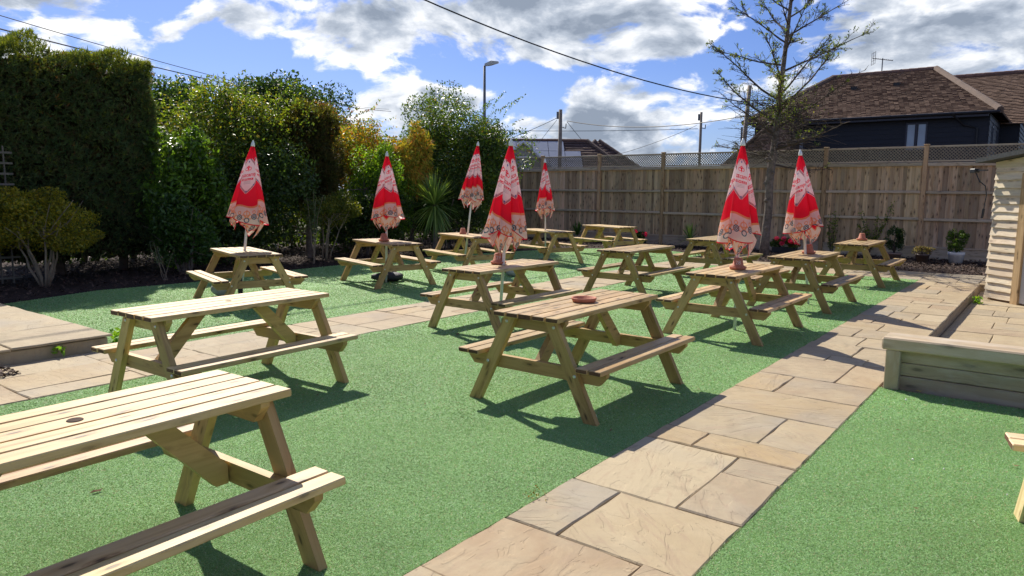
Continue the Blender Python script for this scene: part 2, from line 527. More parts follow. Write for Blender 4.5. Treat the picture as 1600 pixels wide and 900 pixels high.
def slab_mat():
    mt, k, p, _ = new_mat('riven_sandstone')
    tc = k.n('ShaderNodeTexCoord').outputs['Object']
    oi = k.n('ShaderNodeObjectInfo')
    rnd = oi.outputs['Random']
    off = k.n('ShaderNodeCombineXYZ', i={0: k.math('MULTIPLY', rnd, 41.0), 1: k.math('MULTIPLY', rnd, 77.0), 2: k.math('MULTIPLY', rnd, 19.0)}).outputs[0]
    rot = k.n('ShaderNodeVectorRotate', rotation_type='Z_AXIS', i={'Vector': tc, 'Angle': k.math('MULTIPLY', rnd, 14.0)}).outputs[0]
    q = k.vec('ADD', rot, off)
    base = k.ramp(k.math('FRACT', k.math('MULTIPLY', rnd, 11.7)),
                  [(0.0, (0.36, 0.28, 0.165)), (0.2, (0.43, 0.34, 0.205)), (0.38, (0.34, 0.275, 0.175)), (0.55, (0.41, 0.30, 0.16)), (0.72, (0.33, 0.28, 0.195)), (0.86, (0.36, 0.26, 0.155)), (1.0, (0.45, 0.37, 0.235))])
    big = k.noise(q, 2.4, 5, 0.6, 0.5)
    c = k.mix(k.mr(big, 0.4, 0.65, 0, 0.6), base, (0.47, 0.385, 0.245))
    vein = k.noise(k.vec('MULTIPLY', q, (1.6, 7.0, 1.0)), 1.5, 6, 0.6, 2.2)
    c = k.mix(k.mr(vein, 0.52, 0.66, 0, 0.5), c, (0.36, 0.26, 0.17))
    c = k.mix(k.mr(k.noise(q, 1.1, 3, 0.5), 0.54, 0.72, 0, 0.5), c, (0.32, 0.30, 0.26))
    wp = k.n('ShaderNodeNewGeometry').outputs['Position']
    c = k.mix(k.mr(k.noise(wp, 0.9, 6, 0.7), 0.50, 0.72, 0, 0.35), c, (0.27, 0.225, 0.165))
    c = k.mix(k.mr(k.noise(wp, 9.0, 4, 0.7), 0.62, 0.74, 0, 0.35), c, (0.20, 0.165, 0.12))
    c = k.mix(k.mr(k.noise(q, 60, 3, 0.6), 0.6, 0.75, 0, 0.25), c, (0.25, 0.19, 0.13))
    # riven ledges: thin stepped layers of the stone
    lay = k.noise(k.vec('MULTIPLY', q, (1.5, 3.6, 1.0)), 1.4, 5, 0.55, 1.4)
    c = k.mix(k.mr(k.noise(wp, 3.2, 7, 0.75, 0.6), 0.55, 0.68, 0, 0.45), c, (0.24, 0.20, 0.13))
    st_ = k.math('FRACT', k.math('MULTIPLY', lay, 5.0))
    step = k.math('ADD', k.math('FLOOR', k.math('MULTIPLY', lay, 5.0)), k.mr(st_, 0.0, 0.08, 0, 1, True))
    edge = k.mr(st_, 0.0, 0.05, 0.30, 0.0)
    rare = k.mr(k.noise(q, 3.0, 2), 0.45, 0.6, 0, 1)
    c = k.mix(k.math('MULTIPLY', edge, rare), c, (0.20, 0.145, 0.095))
    fineh = k.noise(q, 22, 6, 0.62)
    h = k.math('ADD', k.math('MULTIPLY', step, 0.40), k.math('ADD', k.math('MULTIPLY', lay, 1.6), k.math('MULTIPLY', fineh, 0.35)))
    setp(k, p, col=c, rough=0.78, spec=0.35, normal=bump(k, h, 0.75, 0.006))
    return mt


M_SLAB = slab_mat()
M_MORTAR = simple('sandy_joint', (0.27, 0.215, 0.15), 0.95, var=0.35, scale=16, bmp=0.7)


def ground_mat(name, a, b, scale=1.5, bmp=0.8, dist=0.02):
    mt, k, p, _ = new_mat(name)
    tc = k.n('ShaderNodeTexCoord').outputs['Object']
    c = k.mix(k.noise(tc, scale, 8, 0.7), a, b)
    setp(k, p, col=c, rough=0.95, spec=0.2, normal=bump(k, k.noise(tc, scale * 12, 6, 0.7), bmp, dist))
    return mt


M_SOIL = ground_mat('dark_soil', (0.022, 0.014, 0.011), (0.06, 0.038, 0.030), 2.0)
M_FIELD = ground_mat('rough_ground', (0.05, 0.06, 0.03), (0.10, 0.09, 0.05), 0.15)


def turf_mat(name, blade=False):
    mt, k, p, out = new_mat(name)
    at = k.n('ShaderNodeAttribute', attribute_name='tint')
    if blade:
        geo = k.n('ShaderNodeNewGeometry')
        wpos = geo.outputs['Position']
        patch = k.noise(wpos, 0.55, 4, 0.6)
        mow = k.noise(k.vec('MULTIPLY', wpos, (1.0, 1.0, 0.0)), 2.3, 3, 0.5)
        f = k.math('ADD', k.mr(patch, 0.3, 0.7, 0.76, 1.14), k.mr(mow, 0.3, 0.7, -0.07, 0.07))
        c = k.n('ShaderNodeHueSaturation', i={'Color': at.outputs['Color'], 'Value': f}).outputs[0]
        dif = k.n('ShaderNodeBsdfTranslucent', i={'Color': c})
        setp(k, p, col=c, rough=0.55, spec=0.35)
        mx = k.n('ShaderNodeMixShader', i={0: 0.38})
        k.t.links.new(p.outputs[0], mx.inputs[1])
        k.t.links.new(dif.outputs[0], mx.inputs[2])
        k.t.links.new(mx.outputs[0], out.inputs[0])
    else:
        tc = k.n('ShaderNodeTexCoord').outputs['Object']
        sp = k.noise(tc, 150, 3, 0.7)
        sp2 = k.noise(tc, 45, 5, 0.75)
        c = k.mix(k.mr(sp, 0.4, 0.62, 0, 1), (0.15, 0.36, 0.10), (0.34, 0.54, 0.23))
        c = k.mix(k.mr(sp2, 0.60, 0.72, 0, 0.55), c, (0.42, 0.50, 0.32))
        pat = k.noise(tc, 0.55, 4, 0.6)
        c = k.n('ShaderNodeHueSaturation', i={'Color': c, 'Value': k.mr(pat, 0.3, 0.7, 0.85, 1.12)}).outputs[0]
        setp(k, p, col=c, rough=0.6, spec=0.3, normal=bump(k, k.math('ADD', sp, sp2), 0.8, 0.02))
    return mt


M_TURF = turf_mat('artificial_turf_backing')
M_BLADE = turf_mat('artificial_turf_blades', True)


def leaf_mat(name, trans=0.42, rough=0.45, spec=0.35):
    mt, k, p, out = new_mat(name)
    at = k.n('ShaderNodeAttribute', attribute_name='tint')
    c = k.mix(1.0, at.outputs['Color'], (1.45, 1.30, 1.0), 'MULTIPLY')
    setp(k, p, col=c, rough=rough, spec=spec)
    tcol = k.mix(1.0, c, (2.1, 2.1, 0.7), 'MULTIPLY')
    tr = k.n('ShaderNodeBsdfTranslucent', i={'Color': tcol})
    mx = k.n('ShaderNodeMixShader', i={0: trans})
    k.t.links.new(p.outputs[0], mx.inputs[1])
    k.t.links.new(tr.outputs[0], mx.inputs[2])
    k.t.links.new(mx.outputs[0], out.inputs[0])
    return mt


M_LEAF = leaf_mat('leaves')
M_GLOSSY = leaf_mat('glossy_leaves', 0.34, 0.34, 0.42)
M_NEEDLE = leaf_mat('conifer_sprays', 0.25, 0.7, 0.15)
M_MULCH = None


def tint_mat(name, rough=0.9, spec=0.2):
    mt, k, p, _ = new_mat(name)
    at = k.n('ShaderNodeAttribute', attribute_name='tint')
    setp(k, p, col=at.outputs['Color'], rough=rough, spec=spec)
    return mt


M_MULCH = tint_mat('bark_chips', 0.8, 0.35)


def cloth_mat():
    mt, k, p, out = new_mat('printed_parasol_cloth')
    c = k.n('ShaderNodeAttribute', attribute_name='print').outputs['Color']
    tc = k.n('ShaderNodeTexCoord').outputs['Object']
    setp(k, p, col=c, rough=0.8, spec=0.2, normal=bump(k, k.noise(tc, 9, 4, 0.6), 0.35, 0.02))
    tr = k.n('ShaderNodeBsdfTranslucent', i={'Color': c})
    mx = k.n('ShaderNodeMixShader', i={0: 0.66})
    k.t.links.new(p.outputs[0], mx.inputs[1])
    k.t.links.new(tr.outputs[0], mx.inputs[2])
    k.t.links.new(mx.outputs[0], out.inputs[0])
    return mt


M_CLOTH = cloth_mat()

# ------------------------------------------------------------------ the ground and the paths
ob('ground', mesh_from('ground', [(-900, -900, -0.30), (900, -900, -0.30), (900, 1400, -0.30), (-900, 1400, -0.30)], [(0, 1, 2, 3)], [M_FIELD]), kind='structure')


def sheet(name, poly, z0, z1, mat, kind='structure'):
    """poly in (s,t); a solid sheet"""
    b = MB()
    b.prism([(s, -t) for s, t in poly], z0, z1, 'z')
    o = ob(name, b.mesh(name, mat), None, (0, 0, 0), (0, 0, AX), kind=kind)
    return o


def rect(s0, s1, t0, t1):
    return [(s0, t0), (s1, t0), (s1, t1), (s0, t1)]


BED_T = [(3.23, -11.75), (5.0, -12.3), (6.5, -12.15), (8.5, -12.5), (11.0, -12.55), (13.3, -12.3), (15.4, -11.9), (17.4, -11.2), (18.3, -10.2), (18.5, -8.6), (18.0, -7.45)]
sheet('artificial_lawn', rect(-5, 15.5, -6.27, -2.122), -0.05, 0.0, M_TURF)
sheet('artificial_lawn', [(3.23, -7.42)] + BED_T + [(17.1, -7.42)], -0.05, 0.0, M_TURF)
sheet('artificial_lawn', rect(-5, 6.62, -1.13, 7), -0.05, 0.0, M_TURF)
sheet('planting_bed', [(3.2, -24), (3.23, -11.6), (5.0, -12.2), (13, -12.2), (16.5, -11), (17.05, -7.4), (17.12, 8), (40, 8), (40, -24)], -0.22, -0.012, M_SOIL)


def make_slab_mesh(lx, ly, seed):
    r = random.Random(seed)
    pts = []
    n = 4
    cor = [(-lx / 2, -ly / 2), (lx / 2, -ly / 2), (lx / 2, ly / 2), (-lx / 2, ly / 2)]
    for i in range(4):
        a, b = cor[i], cor[(i + 1) % 4]
        for j in range(n):
            f = j / n
            x, y = a[0] + (b[0] - a[0]) * f, a[1] + (b[1] - a[1]) * f
            jt = 0.005
            pts.append((x + r.uniform(-jt, jt), y + r.uniform(-jt, jt)))
    m_ = len(pts)
    v = [(x, y, -0.022) for x, y in pts]
    v += [(x, y, -0.007 + r.uniform(-.002, .001)) for x, y in pts]
    v += [(x * (1 - 0.016 / lx), y * (1 - 0.016 / ly), r.uniform(-.0015, .0015)) for x, y in pts]
    v.append((0, 0, 0.001))
    f = []
    for i in range(m_):
        i2 = (i + 1) % m_
        f.append((i, i2, m_ + i2, m_ + i))
        f.append((m_ + i, m_ + i2, 2 * m_ + i2, 2 * m_ + i))
        f.append((2 * m_ + i, 2 * m_ + i2, 3 * m_))
    return mesh_from('slab', v, f, [M_SLAB])


SLABN = 0


def lay(parent, s0, s1, t0, t1, z=0.0, gap=0.0055):
    global SLABN
    SLABN += 1
    lx, ly = s1 - s0 - gap, t1 - t0 - gap
    if lx < 0.08 or ly < 0.05:
        return
    r = random.Random(SLABN)
    ob('slab', make_slab_mesh(lx, ly, SLABN), parent, ((s0 + s1) / 2, -(t0 + t1) / 2, z + 0.005 + r.uniform(-.0045, .0045)),
       (r.uniform(-.004, .004), r.uniform(-.004, .004), r.uniform(-.004, .004)))


def courses(parent, s0, s1, t0, t1, z=0.0, seed=1, along='s', units=(0.3, 0.45, 0.6, 0.6, 0.7)):
    """random coursed paving: courses step along s, joints along t"""
    r = random.Random(seed)
    a0, a1, b0, b1 = (s0, s1, t0, t1) if along == 's' else (t0, t1, s0, s1)
    a = a0
    last = []
    while a < a1 - 0.05:
        da = r.choice(units)
        if a + da > a1 - 0.15:
            da = a1 - a
        b = b0
        js = []
        first = True
        while b < b1 - 0.02:
            db = r.choice((0.33, 0.6, 0.62, 0.9)) * r.uniform(0.9, 1.1)
            if first:
                db *= r.uniform(0.5, 1.0)
                first = False
            if any(abs(b + db - x) < 0.08 for x in last):
                db += 0.14
            if b + db > b1 - 0.24:
                db = b1 - b
            js.append(b + db)
            if along == 's':
                lay(parent, a, a + da, b, b + db, z)
            else:
                lay(parent, b, b + db, a, a + da, z)
            b += db
        last = js[:-1]
        a += da


path = sheet('paved_path', rect(-5, 15.5, -2.13, -1.13), -0.20, -0.012, M_MORTAR)
TL, TR = -2.125, -1.135
for (s0, s1, js) in [(2.10, 2.71, [-1.35]), (2.71, 3.34, [-1.81]), (4.26, 4.57, [-1.80]), (4.57, 5.23, [-1.48]),
                     (5.23, 5.88, []), (5.88, 6.50, [-1.80]), (6.50, 7.34, [-1.47])]:
    e = [TL] + js + [TR]
    for i in range(len(e) - 1):
        lay(path, s0, s1, e[i], e[i + 1])
lay(path, 3.34, 4.26, TL, -1.48)
lay(path, 3.34, 3.95, -1.48, TR)
lay(path, 3.95, 4.26, -1.48, TR)
courses(path, -1.0, 2.10, TL, TR, seed=3)
courses(path, 7.34, 15.5, TL, TR, seed=14, units=(0.3, 0.42, 0.55, 0.6))
path2 = sheet('paved_path', [(-5, -7.66), (3.23, -7.66), (3.23, -7.42), (15.5, -7.42), (15.5, -6.27), (-5, -6.27)], -0.20, -0.012, M_MORTAR)
courses(path2, -1.0, 3.23, -7.66, -6.275, seed=5, units=(0.6, 0.9, 0.6))
courses(path2, 3.23, 15.5, -7.41, -6.275, seed=8, units=(0.45, 0.6, 0.9))
path3 = sheet('paved_path', rect(15.5, 17.1, -7.42, 6), -0.20, -0.0125, M_MORTAR)
courses(path3, 15.5, 17.1, -7.41, 3.0, seed=9)
patio = sheet('sunken_patio', rect(6.66, 15.5, -1.13, 7), -0.26, -0.145, M_MORTAR)
courses(patio, 6.9, 15.5, -1.12, 3.4, z=-0.135, seed=21, units=(0.45, 0.6, 0.9, 0.6))
terrace = ob('raised_terrace', None)
bpy.data.objects.remove(terrace)
bt = MB()
bt.prism([(s, -t) for s, t in rect(-5, 3.17, -16, -7.74)], -0.2, 0.118, 'z')
terrace = ob('raised_terrace', bt.mesh('raised_terrace', M_MORTAR), None, (0, 0, 0), (0, 0, AX), kind='structure')
for (s0, s1, t0, t1) in [(2.33, 3.23, -8.6, -7.68), (2.33, 3.23, -9.52, -8.6), (2.33, 3.23, -10.44, -9.52), (2.33, 3.23, -11.4, -10.44), (1.43, 2.33, -8.3, -7.68), (1.43, 2.33, -9.2, -8.3),
                         (1.43, 2.33, -10.1, -9.2), (0.53, 1.43, -8.6, -7.68), (0.53, 1.43, -9.5, -8.6), (-0.4, 0.53, -8.6, -7.68), (1.43, 2.33, -11, -10.1), (2.33, 3.23, -12.4, -11.4)]:
    lay(terrace, s0, s1, t0, t1, 0.146)
# riser stones under the terrace edge
for i, (s0, s1) in enumerate([(2.2, 3.17), (1.2, 2.2), (0.2, 1.2)]):
    b = MB()
    b.box(s0 + .004, s1 - .004, 7.715, 7.77, -0.02, 0.118, bev=0.006)
    ob('riser_stone', b.mesh('riser_stone', M_SLAB), terrace)
for i, (t0, t1) in enumerate([(-8.7, -7.715), (-9.7, -8.7), (-10.7, -9.7), (-11.7, -10.7)]):
    b = MB()
    b.box(3.14, 3.195, -t1 + .004, -t0 - .004, -0.02, 0.118, bev=0.006)
    ob('riser_stone', b.mesh('riser_stone', M_SLAB), terrace)


# ------------------------------------------------------------------ turf blades
def in_poly(x, y, poly):
    ins = np.zeros(len(x), bool)
    n = len(poly)
    for i in range(n):
        x0, y0 = poly[i]
        x1, y1 = poly[(i + 1) % n]
        c = ((y0 > y) != (y1 > y)) & (x < (x1 - x0) * (y - y0) / (y1 - y0 + 1e-12) + x0)
        ins ^= c
    return ins


def blades(polys, n_bands, name, label):
    Vs, Cs = [], []
    for (d0, d1, dens, wd, ht) in n_bands:
        for poly in polys:
            ps = np.array(poly)
            lo, hi = ps.min(0), ps.max(0)
            n = int((hi[0] - lo[0]) * (hi[1] - lo[1]) * dens)
            if n < 10:
                continue
            s = RNG.uniform(lo[0], hi[0], n)
            t = RNG.uniform(lo[1], hi[1], n)
            x, y = s * CA + t * SA, s * SA - t * CA
            dep = y
            ok = in_poly(s, t, poly) & (dep > d0) & (dep <= d1) & (np.abs(x) < 0.80 * y + 0.5)
            x, y = x[ok], y[ok]
            k = len(x)
            if k == 0:
                continue
            a = RNG.uniform(0, 2 * np.pi, k)
            h = ht * RNG.uniform(0.6, 1.15, k)
            ww = wd * RNG.uniform(0.7, 1.3, k)
            lean = RNG.uniform(0.8, 3.0, k) * h
            la = RNG.uniform(0, 2 * np.pi, k)
            b0 = np.stack([x - np.cos(a) * ww / 2, y - np.sin(a) * ww / 2, np.zeros(k)], 1)
            b1 = np.stack([x + np.cos(a) * ww / 2, y + np.sin(a) * ww / 2, np.zeros(k)], 1)
            tp = np.stack([x + np.cos(la) * lean, y + np.sin(la) * lean, h], 1)
            Vs.append(np.stack([b0, b1, tp], 1).reshape(-1, 3))
            u = RNG.random(k)
            v = RNG.uniform(0.75, 1.25, k)
            g1 = np.array([0.245, 0.45, 0.125]); g2 = np.array([0.36, 0.565, 0.20]); g3 = np.array([0.58, 0.50, 0.28]); g4 = np.array([0.52, 0.67, 0.42])  # the whitish blades stand in for glints on the pile
            c = np.where((u < .44)[:, None], g1, np.where((u < .82)[:, None], g2, np.where((u < .92)[:, None], g4, g3))) * v[:, None]
            Cs.append(np.repeat(c, 3, axis=0))
    V = np.concatenate(Vs)
    C_ = np.concatenate(Cs)
    F = np.arange(len(V)).reshape(-1, 3)
    o = ob(name, mesh_np(name, V, F, M_BLADE, C_), kind='stuff')
    o['label'] = label
    o['category'] = 'artificial grass'
    print('blades', name, len(F))


BANDS = [(1.5, 3.4, 46000, .0034, .0050), (3.4, 5.0, 26000, .0045, .0055), (5.0, 8.0, 10000, .0068, .0075), (8.0, 12.0, 3200, .011, .010), (12.0, 22.0, 900, .018, .013)]
blades([rect(-2, 15.5, -6.27, -2.115), rect(0.5, 6.63, -1.14, 4.5), [(3.25, -7.43)] + BED_T + [(17.1, -7.43)]], BANDS, 'turf_pile', 'short green artificial grass pile covering the lawns between the paved paths')


# ------------------------------------------------------------------ bark mulch
def chips(poly, n, zf, name, label, size=(0.02, 0.06), cols=((0.035, 0.022, 0.017), (0.075, 0.045, 0.032), (0.13, 0.085, 0.06)), hgt=0.05):
    ps = np.array(poly)
    lo, hi = ps.min(0), ps.max(0)
    s = RNG.uniform(lo[0], hi[0], n)
    t = RNG.uniform(lo[1], hi[1], n)
    ok = in_poly(s, t, poly)
    s, t = s[ok], t[ok]
    x, y = s * CA + t * SA, s * SA - t * CA
    k = len(x)
    ln = RNG.uniform(size[0], size[1], k)
    wd = ln * RNG.uniform(0.25, 0.6, k)
    a = RNG.uniform(0, 2 * np.pi, k)
    tilt = RNG.uniform(-0.7, 0.7, k)
    tilt2 = RNG.uniform(-0.7, 0.7, k)
    dx_ = np.stack([np.cos(a) * np.cos(tilt), np.sin(a) * np.cos(tilt), np.sin(tilt)], 1) * ln[:, None] / 2
    dy_ = np.stack([-np.sin(a) * np.cos(tilt2), np.cos(a) * np.cos(tilt2), np.sin(tilt2)], 1) * wd[:, None] / 2
    c = np.stack([x, y, zf + RNG.uniform(0.0, hgt, k)], 1)
    V = np.stack([c - dx_ - dy_, c + dx_ - dy_ * .7, c + dx_ + dy_, c - dx_ * .8 + dy_], 1).reshape(-1, 3)
    F = np.arange(len(V)).reshape(-1, 4)
    cc = np.array(cols)[RNG.integers(0, len(cols), k)] * RNG.uniform(0.6, 1.4, k)[:, None]
    o = ob(name, mesh_np(name, V, F, M_MULCH, np.repeat(cc, 4, axis=0)), kind='stuff')
    o['label'] = label
    o['category'] = 'mulch'


bedL = [(3.3, -17)] + [(a, b - 0.02) for a, b in BED_T] + [(17.2, -7.5), (20.7, -7.5), (20.7, -17)]
chips(bedL, 30000, 0.0, 'bark_mulch', 'dark brown bark chips covering the bed under the shrubs')
chips(rect(17.13, 20.7, -7.5, 2.0), 14000, 0.0, 'bark_mulch', 'dark brown bark chips covering the bed along the fence')
chips(rect(2.0, 2.24, -7.5, -7.2), 160, 0.003, 'bark_mulch', 'small heap of bark chips spilt on the paved path by the terrace', hgt=0.03)

# ------------------------------------------------------------------ picnic tables
TL_, TH_, HT = 1.58, 0.035, 0.74
HS = 0.411
BW, BG = 0.107, 0.0128


def mk(b, name, mat):
    return b.mesh(name, mat)


def board_mesh(L, wd, th, bev, mat, name):
    b = MB()
    b.box(-L / 2, L / 2, -wd / 2, wd / 2, -th, 0, bev=bev)
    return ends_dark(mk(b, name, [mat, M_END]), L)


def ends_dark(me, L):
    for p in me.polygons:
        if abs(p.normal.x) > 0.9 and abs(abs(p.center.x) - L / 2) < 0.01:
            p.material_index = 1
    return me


def holed_board(L, wd, th, r, mat, name):
    b = MB()
    h = wd / 2
    e = 0.004
    b.box(-L / 2, -h, -h, h, -th, 0, bev=0.0)
    b.box(h, L / 2, -h, h, -th, 0, bev=0.0)
    sq = []
    cr = []
    for j in range(16):
        a = 2 * math.pi * j / 16
        c, s = math.cos(a), math.sin(a)
        q = h / max(abs(c), abs(s))
        sq.append((c * q, s * q))
        cr.append((c * r, s * r))
    v = [(x, y, 0) for x, y in sq] + [(x, y, 0) for x, y in cr] + [(x, y, -th) for x, y in sq] + [(x, y, -th) for x, y in cr]
    f = []
    for j in range(16):
        k = (j + 1) % 16
        f += [(j, k, 16 + k, 16 + j), (32 + k, 32 + j, 48 + j, 48 + k), (16 + j, 16 + k, 48 + k, 48 + j)]
        if abs(sq[j][1]) > h - 1e-4 and abs(sq[k][1]) > h - 1e-4:
            f.append((k, j, 32 + j, 32 + k))
    b.add(v, f)
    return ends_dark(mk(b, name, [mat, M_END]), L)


def table_kit(L, mb, ml):
    kit = {}
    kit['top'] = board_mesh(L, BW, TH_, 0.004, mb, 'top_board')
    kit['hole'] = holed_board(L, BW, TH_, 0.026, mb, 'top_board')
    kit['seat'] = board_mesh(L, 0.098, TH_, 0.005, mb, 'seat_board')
    # leg: parallelogram in y,z with level foot and top; long axis local x
    ang = math.atan2(HT - TH_, 0.593 - 0.235)
    ln = (HT - TH_) / math.sin(ang)
    w_ = 0.109 * math.sin(ang)
    sh = 0.109 * math.cos(ang)
    b = MB()
    b.prism([(0, 0), (ln, 0), (ln + sh, w_), (sh, w_)], -0.0225, 0.0225, 'y')
    # prism with axis y gives (a, x, b): a = along leg, b = across
    kit['leg'] = mk(b, 'leg', ml)
    kit['ang'], kit['ln'] = ang, ln
    b = MB()
    z1, z0 = 0, -0.098
    b.prism([(-0.635, z1), (0.635, z1), (0.635, z1 - 0.03), (0.575, z0), (-0.575, z0), (-0.635, z1 - 0.03)][::-1], -0.0225, 0.0225, 'y')
    kit['beam'] = mk(b, 'seat_beam', ml)
    b = MB()
    b.prism([(-0.285, 0), (0.285, 0), (0.285, -0.02), (0.225, -0.095), (-0.225, -0.095), (-0.285, -0.02)][::-1], -0.0225, 0.0225, 'y')
    kit['tbeam'] = mk(b, 'top_beam', ml)
    kit['ml'] = ml
    bx_ = L / 2 - 0.064 - 0.045 - 0.045
    kit['bx'] = bx_
    # diagonal brace, profile cut level at both ends
    x0, z0, x1, z1 = bx_ - 0.012, HS - TH_ - 0.098, bx_ - 0.40, HT - TH_
    dd = Vector((x1 - x0, 0, z1 - z0)).normalized()
    hw = 0.045 / abs(dd.z)
    b = MB()
    b.prism([(x0 - hw, z0), (x0 + 0.0, z0), (x0 + 0.0, z0 + 0.09), (x1 + hw, z1), (x1 - hw, z1)], -0.0225, 0.0225, 'y')
    kit['brace'] = mk(b, 'brace', ml)
    b = MB()
    b.lathe([(0.0, 0.006), (0.009, 0.006), (0.014, 0.001), (0.014, -0.002)], 8)
    kit['bolt'] = mk(b, 'bolt', M_BOLT)
    b = MB()
    b.lathe([(0.0, 0.003), (0.028, 0.003), (0.030, 0.001), (0.030, -0.003)], 20)
    kit['cap'] = mk(b, 'hole_cap', M_CAPB)
    kit['L'] = L
    return kit


def picnic_table(kit, s, t, ang, label, cap=False, group='wooden picnic tables set out on the artificial lawns', name='picnic_table'):
    o = thing(name, label, 'picnic table', P(s, t), RAD(ang), group)
    rj = random.Random(int(s * 100))
    for i in range(5):
        y = (i - 2) * (BW + BG)
        ob('top_board', kit['hole'] if i == 2 else kit['top'], o, (rj.uniform(-.004, .004), y, HT + rj.uniform(-.001, .001)))
    for sg in (1, -1):
        for y in (0.605, 0.496):
            ob('seat_board', kit['seat'], o, (rj.uniform(-.004, .004), sg * y, HS + rj.uniform(-.001, .001)), (0, 0, 0 if sg > 0 else math.pi))
    L = kit['L']
    for e in (-1, 1):
        xl = e * (L / 2 - 0.064 - 0.0225)
        for sg in (1, -1):
            # the leg starts at its outer foot (y = .593) and climbs inwards
            ca, sa_ = math.cos(kit['ang']), math.sin(kit['ang'])
            u_ = Vector((0, -sg * ca, sa_))
            n_ = Vector((0, -sg * sa_, -ca))
            R = Matrix((u_, n_.cross(u_), n_)).transposed()
            ob('leg', kit['leg'], o, (xl, sg * 0.593, 0), R)
            for (by, bz) in ((0.285 - 0.07, HT - TH_ - 0.045), (0.40, HS - TH_ - 0.05)):
                ob('bolt', kit['bolt'], o, (xl + e * 0.0225, sg * by, bz), (0, e * math.pi / 2, 0))
        xb = e * kit['bx']
        ob('seat_beam', kit['beam'], o, (e * (L / 2 - 0.064 - 0.045 - 0.0235), 0, HS - TH_ - 0.001), (0, 0, math.pi / 2))
        ob('top_beam', kit['tbeam'], o, (e * (L / 2 - 0.064 - 0.045 - 0.0235), 0, HT - TH_ - 0.001), (0, 0, math.pi / 2))
        ob('brace', kit['brace'], o, (0, 0, 0), (0, 0, 0 if e > 0 else math.pi))
    if cap:
        ob('hole_cap', kit['cap'], o, (0, 0, HT))
    c = TONE.get(label[:24], (1, 1, 1, 1))
    for ch in o.children:
        ch.color = c
    return o


KIT = table_kit(TL_, M_BOARD, M_LEG)
KITP = table_kit(TL_, M_PALEWOOD, M_PALEWOOD)
TABLES = dict(
    A=(1.10, -3.00, 53.8, 'picnic table nearest the camera with a black cap closing the hole in its top', True),
    B=(3.15, -5.33, 54.2, 'bare picnic table with one end over the paving beside the low stone terrace', False),
    G=(4.94, -3.08, 52.4, 'picnic table with only a terracotta saucer on its top', False),
    F=(6.86, -5.42, 52.5, 'picnic table with a many-fold parasol and a chalk-marked pot, behind the lone saucer table', False),
    L=(8.33, -3.04, 51.6, 'picnic table holding the parasol and the upturned pot chalked 28', False),
    M=(10.99, -3.00, 51.9, 'picnic table with a leaning parasol beside the paving, in front of the pink flowers', False),
    N=(14.47, -2.98, 52.6, 'picnic table with an upturned pot and no parasol, the last before the far paving', False),
    J=(10.43, -5.47, 52.6, 'bare picnic table on the lawn between the parasols, straight behind the saucer table', False),
    K=(13.82, -5.48, 51.2, 'bare picnic table half behind the large parasol, near the bare tree trunk', False),
    C=(5.91, -9.51, 126.4, 'picnic table holding the leftmost parasol, in front of the dark hedge', False),
    D=(8.70, -9.52, 126.5, 'picnic table with a black bag lying under it and a parasol upright through its top', False),
    E=(11.09, -9.70, 122.0, 'picnic table beside the spiky palm with a pot and a tilted parasol', False),
    H=(13.67, -9.56, 121.5, 'picnic table with the smallest and farthest parasol and a round black base below', False),
    I=(16.59, -9.55, 121.0, 'bare picnic table at the far left corner of the lawn against the fence', False),
)
TOBJ = {}
TONE = {}
rt_ = random.Random(77)
for kn, (s, t, an, lb, cp) in TABLES.items():
    v_ = {'A': 1.03, 'B': 1.05, 'G': .84, 'F': .88, 'L': .74, 'M': .76, 'N': .80, 'J': .78, 'K': .84}.get(kn, 1.0) * rt_.uniform(.97, 1.03)
    TONE[lb[:24]] = (v_ * rt_.uniform(.99, 1.03), v_, v_ * rt_.uniform(.92, 1.04), 1)
for kname, (s, t, an, lb, cp) in TABLES.items():
    TOBJ[kname] = picnic_table(KIT, s, t, an, lb, cp)
# pale newer table, only its corner in view at the right edge of the frame
ang_o = RAD(52.4 - 90 + 14)
ox = P(4.42, -0.16)
dirx = Vector((math.cos(ang_o), math.sin(ang_o), 0))
diry = Vector((-dirx.y, dirx.x, 0))
cO = ox + dirx * (TL_ / 2) - diry * 0.654
oO = picnic_table(KITP, 0, 0, 0, 'pale new picnic table of which only a corner shows at the right edge', False)
oO.location = (cO.x, cO.y, 0)
oO.rotation_euler = (0, 0, ang_o)

